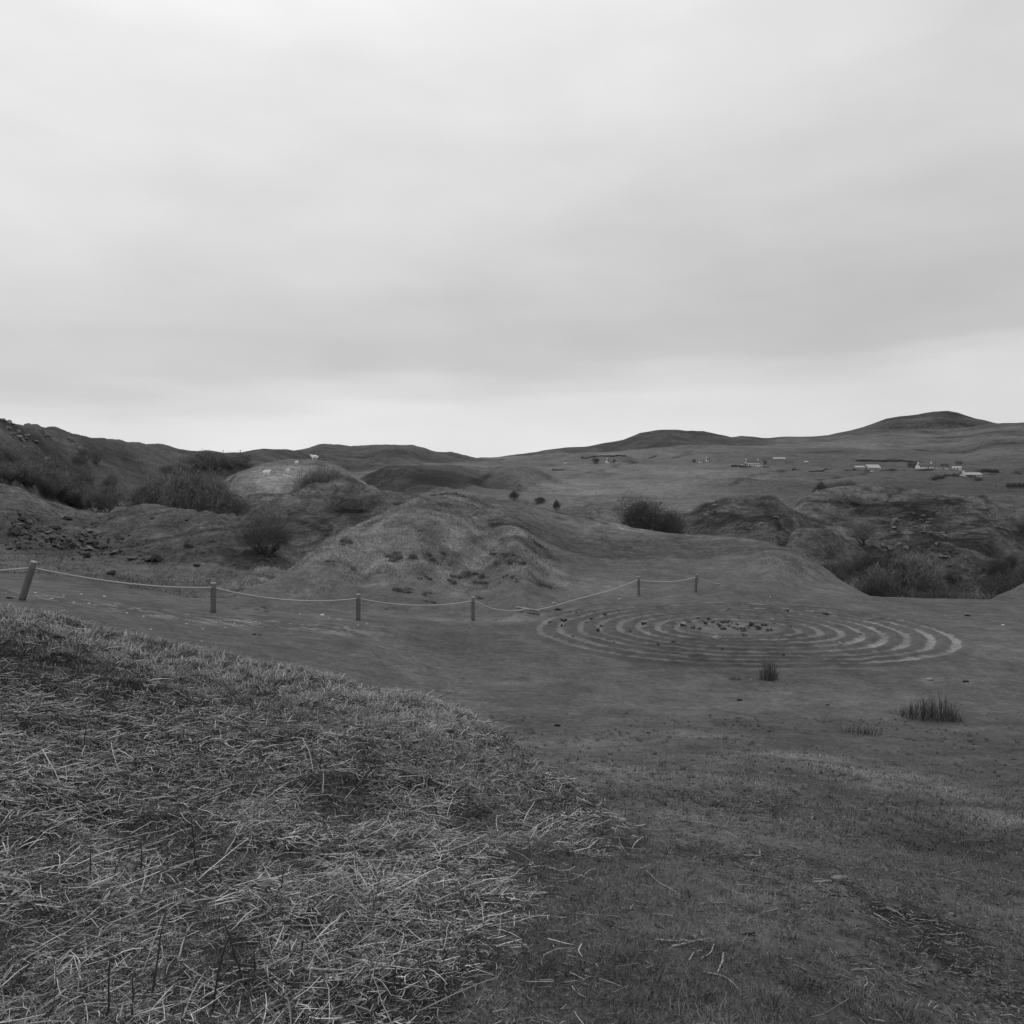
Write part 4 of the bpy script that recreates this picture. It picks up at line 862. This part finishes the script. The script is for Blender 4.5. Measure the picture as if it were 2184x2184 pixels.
# individual stalks lying on the path: polylines through spots of the ground
def lying(ptsl, rad, lb, grp=None, lift=.004, tone_=.30):
    P = [hit(*q) for q in ptsl]; n = 14; tt = np.arange(len(P)); t = np.linspace(0, len(P) - 1, n)
    A = np.stack([pchip(tt, [k_[j] for k_ in P], t) for j in range(3)], -1) if len(P) > 2 else np.linspace(P[0], P[1], n)
    A[:, 2] = np.maximum(A[:, 2], H(A[:, 0], A[:, 1])) + lift + .0006 * rs.randn(n)
    A[:, :2] += .0006 * rs.randn(n, 2)
    o = tubes('dead_stalk', A[None], rad * np.linspace(1.1, .6, n)[None], np.array([tone_]), m_stalk, 6)
    tag(o, lb, 'stalk', grp)
for q, r_, lb in [([(1398,2008),(1440,2010),(1465,2008)],.0045,'straight pale stalk, left of two lying end to end'),([(1434,2022),(1470,2013),(1515,2004)],.0042,'pale stalk crossing the end of the straight one'),
 ([(1543,2034),(1540,2055),(1530,2077)],.0042,'short upright-lying pale stalk on the lower path'),([(1524,2016),(1515,2035),(1496,2048)],.003,'thin forked stalk left of the short pale one'),
 ([(1502,2076),(1545,2086),(1578,2114)],.003,'thin bent stalk below the short pale one'),([(1220,2081),(1270,2088),(1326,2107)],.003,'long thin curved stalk at the bottom of the path'),
 ([(1378,1858),(1400,1880),(1444,1906)],.0042,'long stalk slanting down at the edge of the litter'),([(1320,1800),(1330,1812),(1340,1826)],.004,'short stalk above the long slanting one'),
 ([(1222,1866),(1245,1872),(1268,1880)],.004,'short stalk on the turf at the litter edge'),([(1586,1826),(1610,1827),(1628,1824)],.0048,'stalk with an upright stub lying across the path'),
 ([(1621,1827),(1620,1813)],.004,'upright stub of the crossing stalk'),([(1570,1889),(1600,1890),(1626,1891)],.0035,'forked stalk below the crossing one'),([(1590,1898),(1606,1892),(1618,1900)],.0028,'small twig under the forked stalk'),
 ([(1734,1883),(1775,1881)],.0050,'straight stick touching the tilted stone'),([(1736,1876),(1776,1879)],.0028,'thin stick above the straight one at the tilted stone'),([(1998,1866),(2040,1876),(2080,1887)],.0032,'long thin stalk on the right turf'),
 ([(1864,1950),(1885,1962),(1900,1972)],.0035,'slanting stalk left of the worn strip'),([(1888,1938),(1915,1948),(1930,1960)],.003,'thin slanting stalk above the worn strip'),([(1955,1963),(2000,1967)],.003,'straight thin stalk on the worn strip'),
 ([(2005,1996),(2030,1996),(2052,1991)],.0035,'forked stalk low on the worn strip'),([(1522,1928),(1545,1927)],.003,'short stalk alone on the mid path'),([(1272,1636),(1290,1640),(1308,1648)],.004,'branched stalk on the upper path'),
 ([(1400,1740),(1414,1748),(1430,1744)],.004,'hooked stalk on the upper path'),([(1470,1754),(1500,1756),(1530,1762)],.0035,'stalk on the dark patch of the path'),([(1555,1777),(1575,1790)],.003,'short slanting stalk on the dark patch'),
 ([(1600,1740),(1640,1750)],.003,'thin stalk right of the dark patch'),([(1685,1805),(1710,1812)],.003,'thin stalk above the tilted stone'),([(2135,1874),(2165,1884)],.0028,'thin stalk at the right edge of the turf'),
 ([(1738,1922),(1758,1928)],.0026,'short thin stalk below the tilted stone'),([(1842,2110),(1850,2098),(1846,2085)],.003,'forked little stalk at the bottom right'),([(1470,2050),(1480,2034)],.003,'short dull stalk beside the lower path litter')]:
    lying(q, r_, lb)
def stem(px, py, hpx, lean, rad, lb, tone_=.20, forks=2, Y=None):
    p = at(px, Y) if Y else hit(px, py); hgt = hpx * p.y / F; P = []; R = []
    def seg(a, dv, ln, r0):
        n = 8; A = []; q = np.array(a, float); dv = np.array(dv, float)
        for i in range(n):
            A.append(q.copy()); dv = dv + rs.normal(0, .07, 3) + np.array([lean * .05, 0, -.01]); dv /= np.linalg.norm(dv); q = q + dv * ln / (n - 1)
        P.append(A); R.append(np.linspace(r0, r0 * .5, n)); return A, dv
    A, dv = seg((0, 0, -.01), (lean, 0, 1), hgt * 1.05, rad)
    for k in range(forks):
        b = A[3 + k * 2]; seg(b, (lean + random.choice((-.8, .8)), random.uniform(-.4, .4), .9), hgt * .35, rad * .6)
    o = tubes('standing_fern', np.array(P), np.array(R), np.full(len(P), tone_), m_stalk, 5); o.location = p; tag(o, lb, 'stem')
stem(955, 1512, 76, .25, .0035, 'tall thin curved stem standing at the mound edge', .30, 2, 7.5)
stem(925, 1500, 34, -.3, .003, 'short forked stem left of the tall one', .28, 1, 7.6)
stem(196, 1368, 50, .55, .004, 'dark slanting stem on the mound crest', .05, 0)
stem(465, 1400, 32, -.15, .003, 'short pale stem on the crest, left of a pair', .32, 0); stem(486, 1400, 38, .35, .003, 'slanting pale stem on the crest, right of a pair', .32, 0)
stem(18, 1316, 30, .05, .005, 'stubby pale stem at the top left of the mound', .3, 0); stem(45, 1316, 28, 1.2, .004, 'pale stem leaning right at the top left of the mound', .3, 1)
stem(160, 1328, 34, .8, .003, 'thin pale stem leaning right on the crest', .3, 0); stem(136, 1320, 26, -.8, .004, 'dark stem leaning left on the crest', .07, 1)
DS = 'dark upright fern stems in the litter'
for x, y, hp in [(455,2165,190),(515,2100,150),(545,2080,70),(420,1850,110),(192,1870,60),(180,1590,60),(222,2180,140),(280,2184,90),(240,1880,60),(620,2050,40),(640,2040,40),(325,2140,180),(680,1640,50),(300,1860,60),(470,1890,50),(598,1900,50)]:
    stem(x, y, hp, random.uniform(-.15, .2), .0042, 'dark upright fern stem standing in the bracken litter', .05, random.choice((0, 1)))
    o = bpy.data.objects[-1] if False else None
for o in [o for o in C.objects if o.get('label') == 'dark upright fern stem standing in the bracken litter']: o['group'] = DS
# stalks that stand out, longer and thicker than the litter
BS = 'thick pale stalks lying on top of the litter'
for q in [[(205,1990),(330,1940),(420,1905)],[(360,1950),(440,1925),(520,1918)],[(580,1985),(700,1983),(810,1975)],[(655,2080),(670,2050),(695,2012)],[(650,2076),(720,2080),(775,2064)],[(255,2184),(262,2150)],[(390,2184),(410,2130),(440,2080)],
          [(590,1700),(640,1700),(688,1698)],[(688,1698),(690,1660),(688,1640)],[(350,1560),(420,1545),(480,1530)],[(90,1605),(110,1640),(130,1680)],[(520,1765),(505,1790),(480,1830)],[(60,1820),(100,1780),(165,1745)],[(385,1740),(395,1755),(415,1770)],
          [(505,2184),(515,2130)],[(850,1920),(885,1890)],[(785,1845),(795,1870),(805,1890)],[(180,2000),(186,2050),(200,2060)],[(380,2060),(400,1995),(412,1980)],[(300,1915),(312,1870),(325,1835)],[(430,2010),(470,1990),(560,1960)],[(30,2140),(100,2135)],[(645,1580),(660,1610),(668,1650)],[(205,1815),(290,1790),(360,1775)]]:
    lying(q, random.uniform(.0026, .0042), 'thick pale bracken stalk lying on top of the litter', BS, .016, random.uniform(.28, .42))

# ------------------------------------------------------------------ sheep
def sheep(px, py, rz, sc, label):
    p = hit(px, py); root = empty('sheep', p, rz); root.scale = (sc,) * 3; tag(root, label, 'sheep', 'sheep on the pasture')
    me = bpy.data.meshes.new('body'); V = [(0,0,.62),(.3,0,.66),(.5,0,.72),(.62,0,.86),(.80,0,.84),(-.3,0,.62),(-.5,0,.60),(-.58,0,.45)]
    E = [(0,1),(1,2),(2,3),(3,4),(0,5),(5,6),(6,7)]; R = [.27,.27,.19,.12,.07,.28,.16,.05]
    for sx, b in ((.3, 1), (-.33, 5)):
        for sy in (-.13, .13):
            i = len(V); V += [(sx, sy, .38), (sx + .02, sy, .2), (sx, sy, .02)]; E += [(b, i), (i, i + 1), (i + 1, i + 2)]; R += [.09, .045, .04]
    me.from_pydata(V, E, []); o = bpy.data.objects.new('body', me); C.objects.link(o); o.parent = root; me.materials.append(m_wool)
    sk = o.modifiers.new('skin', 'SKIN'); ss = o.modifiers.new('sub', 'SUBSURF'); ss.levels = ss.render_levels = 1
    for i, r in enumerate(R): me.skin_vertices[0].data[i].radius = (r, r)
    me.skin_vertices[0].data[0].use_root = True
    hd = rock_mesh('face', 2, m_face, 2, .8, .1, root); hd.location = (.82, 0, .82); hd.scale = (.12, .075, .09)
    for sy in (-1, 1):
        er = rock_mesh('ear', 3, m_face, 1, .5, .1, root); er.location = (.73, .11 * sy, .9); er.scale = (.03, .07, .03)
sheep(568, 1015, 0.3, 1.05, 'white sheep grazing at the left, side on, lowest on the pasture')
sheep(615, 1011, 1.9, .95, 'white sheep facing away, second from the left on the pasture')
sheep(632, 992, 1.4, .9, 'white sheep end on, third from the left on the pasture')
sheep(671, 982, 3.3, 1.15, 'white sheep side on at the top of the pasture')

# ------------------------------------------------------------------ distant houses
def box(bm, x0, x1, y0, y1, z0, z1):
    v = [bm.verts.new(c) for c in ((x0,y0,z0),(x1,y0,z0),(x1,y1,z0),(x0,y1,z0),(x0,y0,z1),(x1,y0,z1),(x1,y1,z1),(x0,y1,z1))]
    for f in ((0,3,2,1),(4,5,6,7),(0,1,5,4),(1,2,6,5),(2,3,7,6),(3,0,4,7)): bm.faces.new([v[i] for i in f])
def fin(bm, name, mat, parent):
    me = bpy.data.meshes.new(name); bm.to_mesh(me); bm.free(); me.materials.append(mat); o = bpy.data.objects.new(name, me); C.objects.link(o); o.parent = parent; return o
def house(px, py, wpx, hpx, label, cat='house', wall=None, roof=None, chim=2, win=3, rz=0, roofh=.42, name='cottage', depth=6):
    wall = wall or m_white; roof = roof or m_slate
    p = hit(px, py); W = wpx * p.y / F; Ht = hpx * p.y / F; hw = Ht * (1 - roofh); root = empty(name, p + Vector((0, 0, -.2)), rz); tag(root, label, cat)
    d_ = depth
    bm = bmesh.new(); box(bm, -W/2, W/2, 0, d_, -3, hw)
    for x in (-W/2, W/2):      # gables
        s = 1 if x > 0 else -1
        v = [bm.verts.new(c) for c in ((x, 0, hw), (x, d_, hw), (x, d_/2, Ht - .12), (x - s*.3, 0, hw), (x - s*.3, d_, hw), (x - s*.3, d_/2, Ht - .12))]
        bm.faces.new((v[0], v[1], v[2])); bm.faces.new((v[3], v[5], v[4])); bm.faces.new((v[0], v[2], v[5], v[3])); bm.faces.new((v[1], v[4], v[5], v[2]))
    fin(bm, 'wall', wall, root)
    bm = bmesh.new()
    for s in (0, 1):
        y0, z0 = (-.25, hw - .12) if s == 0 else (d_ + .25, hw - .12)
        a = [(-W/2-.2, y0, z0), (W/2+.2, y0, z0), (W/2+.2, d_/2, Ht), (-W/2-.2, d_/2, Ht)]; t = .14
        lo = [bm.verts.new(c) for c in a]; hi = [bm.verts.new((c[0], c[1], c[2] + t)) for c in a]
        bm.faces.new(lo); bm.faces.new(hi[::-1])
        for i in range(4): bm.faces.new((lo[i], hi[i], hi[(i+1) % 4], lo[(i+1) % 4]))
    ro = fin(bm, 'roof', roof, root)
    for i in range(chim):
        bm = bmesh.new(); x = (-W/2 + .5) if i == 0 else (W/2 - .5); box(bm, x-.45, x+.45, d_/2-.4, d_/2+.4, Ht-.5, Ht+1.0); box(bm, x-.52, x+.52, d_/2-.47, d_/2+.47, Ht+1.0, Ht+1.12); fin(bm, 'chimney', wall, ro)
    if win:
        n = win + 1; mid = n // 2
        for i in range(n):
            x = -W/2 + W * (i + .5) / n; bm = bmesh.new()
            if i == mid: box(bm, x-.45, x+.45, -.06, .02, .1, min(2.1, hw-.2)); fin(bm, 'door', m_door, root)
            else:
                box(bm, x-.5, x+.5, -.05, .02, .9, min(2.0, hw-.2)); fin(bm, 'window', m_glass, root)
    return root
house(1300, 988, 9, 9, 'small white cottage beside dark trees, leftmost with windows', chim=1, win=1, rz=.2)
house(1314, 988, 4, 7, 'tiny white outhouse right of the leftmost cottage', 'outhouse', chim=0, win=0, name='outhouse', depth=3)
house(1207, 988, 6, 6, 'tiny pale hut on the far left of the hillside houses', 'hut', chim=0, win=0, name='hut', depth=3)
house(1331, 986, 3, 3, 'faint pale shed right of the leftmost cottage', 'shed', wall=m_grey, chim=0, win=0, name='shed', depth=3)
house(1497, 987, 12, 6, 'low white cottage, front one of a pair left of the large house', chim=0, win=1)
house(1511, 985, 7, 8, 'white gabled cottage, rear one of a pair left of the large house', chim=1, win=1)
house(1606, 994, 28, 13, 'large white house with dormers and dark slate roof', chim=2, win=5)
house(1588, 994, 9, 7, 'low white wing at the left end of the large house', 'outhouse', chim=0, win=1, name='outhouse', depth=4)
house(1623, 994, 7, 6, 'low white lean-to at the right end of the large house', 'outhouse', chim=0, win=0, name='outhouse', depth=4)
house(1663, 980, 26, 5, 'long low shed with a pale metal roof behind the large house', 'shed', wall=m_grey, roof=m_posttop, chim=0, win=0, name='shed', roofh=.75)
house(1721, 988, 9, 5, 'small grey hut with a pale roof by itself', 'hut', wall=m_grey, roof=m_tin, chim=0, win=0, name='hut', depth=4, rz=.3)
house(1836, 1000, 20, 7, 'low dull shed at the left end of the barns', 'barn', wall=m_grey, roof=m_tin, chim=0, win=0, name='barn')
house(1866, 1001, 26, 11, 'largest grey barn with a broad tin roof', 'barn', wall=m_grey, roof=m_tin, chim=0, win=0, name='barn', roofh=.65, depth=9)
house(1868, 1005, 14, 3.5, 'low white store in front of the largest barn', 'store', chim=0, win=0, name='store', depth=3)
house(1855, 1005, 7, 4, 'small pale store left of the low white one', 'store', chim=0, win=0, name='store', depth=3)
house(1977, 999, 31, 11, 'long white farmhouse with dark slate roof and gable chimneys', chim=2, win=5)
house(2012, 1001, 22, 6, 'low white steading right of the farmhouse', 'steading', chim=0, win=2, name='steading')
house(2042, 1002, 17, 8, 'pale grey-roofed cottage right of the steading', wall=m_white, roof=m_tin, chim=0, win=2, rz=-.25)
house(2077, 1018, 36, 11, 'white bungalow nearest of the right hand houses', chim=1, win=5, roof=m_tin)
house(2136, 1038, 9, 4, 'small pale shed left of the far right hedge', 'shed', chim=0, win=0, wall=m_white, name='shed', depth=3)
rock('v', 'boulder', m_stone, hit(1845, 1037), .22, 'left of two pale boulders right of the hilltop trees', 'boulder'); rock('v', 'boulder', m_stone, hit(1836, 1037), .2, 'right of two pale boulders beside the hilltop trees', 'boulder')
# field walls and hedges of the far pasture
def wall(ptsl, hgt, thick, lb, nm='field_wall', mat=None):
    P = [hit(*q) for q in ptsl]; n = 60; tt = np.arange(len(P)); t = np.linspace(0, len(P) - 1, n)
    A = np.stack([np.interp(t, tt, [k_[j] for k_ in P]) for j in range(2)], -1)
    hh = hgt * (1 + .35 * fbm(t * 9, t * 0, 3, int(ptsl[0][0]))); z = H(A[:, 0], A[:, 1])
    V = []
    for dy, f_ in ((-.5, -.6), (-.42, 1.), (.42, 1.), (.5, -.6)):
        V.append(np.stack([A[:, 0], A[:, 1] + dy * thick, z + hh * f_], -1))
    V = np.stack(V, 1); idx = np.arange(n * 4).reshape(n, 4); j = np.roll(idx, -1, axis=1)
    f = np.stack([idx[:-1], j[:-1], j[1:], idx[1:]], -1).reshape(-1, 4)
    o = mesh(nm, V.reshape(-1, 3), [f, idx[0:1, ::-1], idx[-1:]], mat or m_rock_dark); tag(o, lb, nm.replace('field_', ''))
m_hedge = gmat('hedge', .05, False, [(1.5, 1.5, 6, I3)], [(2, .4, 6)])
wall([(1826,984),(1870,984),(1962,987)], 1.3, 1.5, 'dark hedge above the grey barns', 'hedge', m_hedge)
wall([(2092,1006),(2130,1008),(2200,1013)], 2.0, 1.5, 'thick dark hedge running off right of the white bungalow', 'hedge', m_hedge)
wall([(1240,977),(1330,974),(1400,972)], 0.9, 1.2, 'long dark hedge above the leftmost cottage', 'hedge', m_hedge)
wall([(1820,1002),(1900,1004),(1990,1003)], 1.0, 1, 'wall along the lane below the barns and farmhouse')
wall([(1690,1004),(1760,1002),(1826,1002)], .8, 1, 'low wall leading left from the barns')
wall([(1990,1024),(2010,1020),(2050,1012)], 1.2, 1.5, 'scrubby hedge slanting down left of the white bungalow', 'hedge', m_hedge)
wall([(1560,996),(1590,997),(1640,996)], 1.0, 1, 'dark garden wall in front of the large white house')
# poles on the skyline
for x, hp, lb in [(513, 12, 'taller thin utility pole on the skyline above the tree line'), (476, 7, 'shorter thin utility pole on the skyline left of the taller one')]:
    Yc = float(np.interp(x, RG[11]['dp'], RG[11]['dd'])); p = at(x, Yc); hgt = hp * p.y / F + 1
    root = empty('utility_pole', p); tag(root, lb, 'utility pole')
    tubes('pole', np.array([[[0, 0, -1], [0, 0, hgt]]]), np.array([[.16, .12]]), None, m_bark, 8, root)
    tubes('crossarm', np.array([[[-.9, 0, hgt - .5], [.9, 0, hgt - .5]]]), np.array([[.06, .06]]), None, m_bark, 6, root)
# unused prototypes never appear; clean helper properties
for o in list(C.objects):
    for k in ('_h', '_w'):
        if k in o: del o[k]
print('objects', len(C.objects), 'stalks', nb)
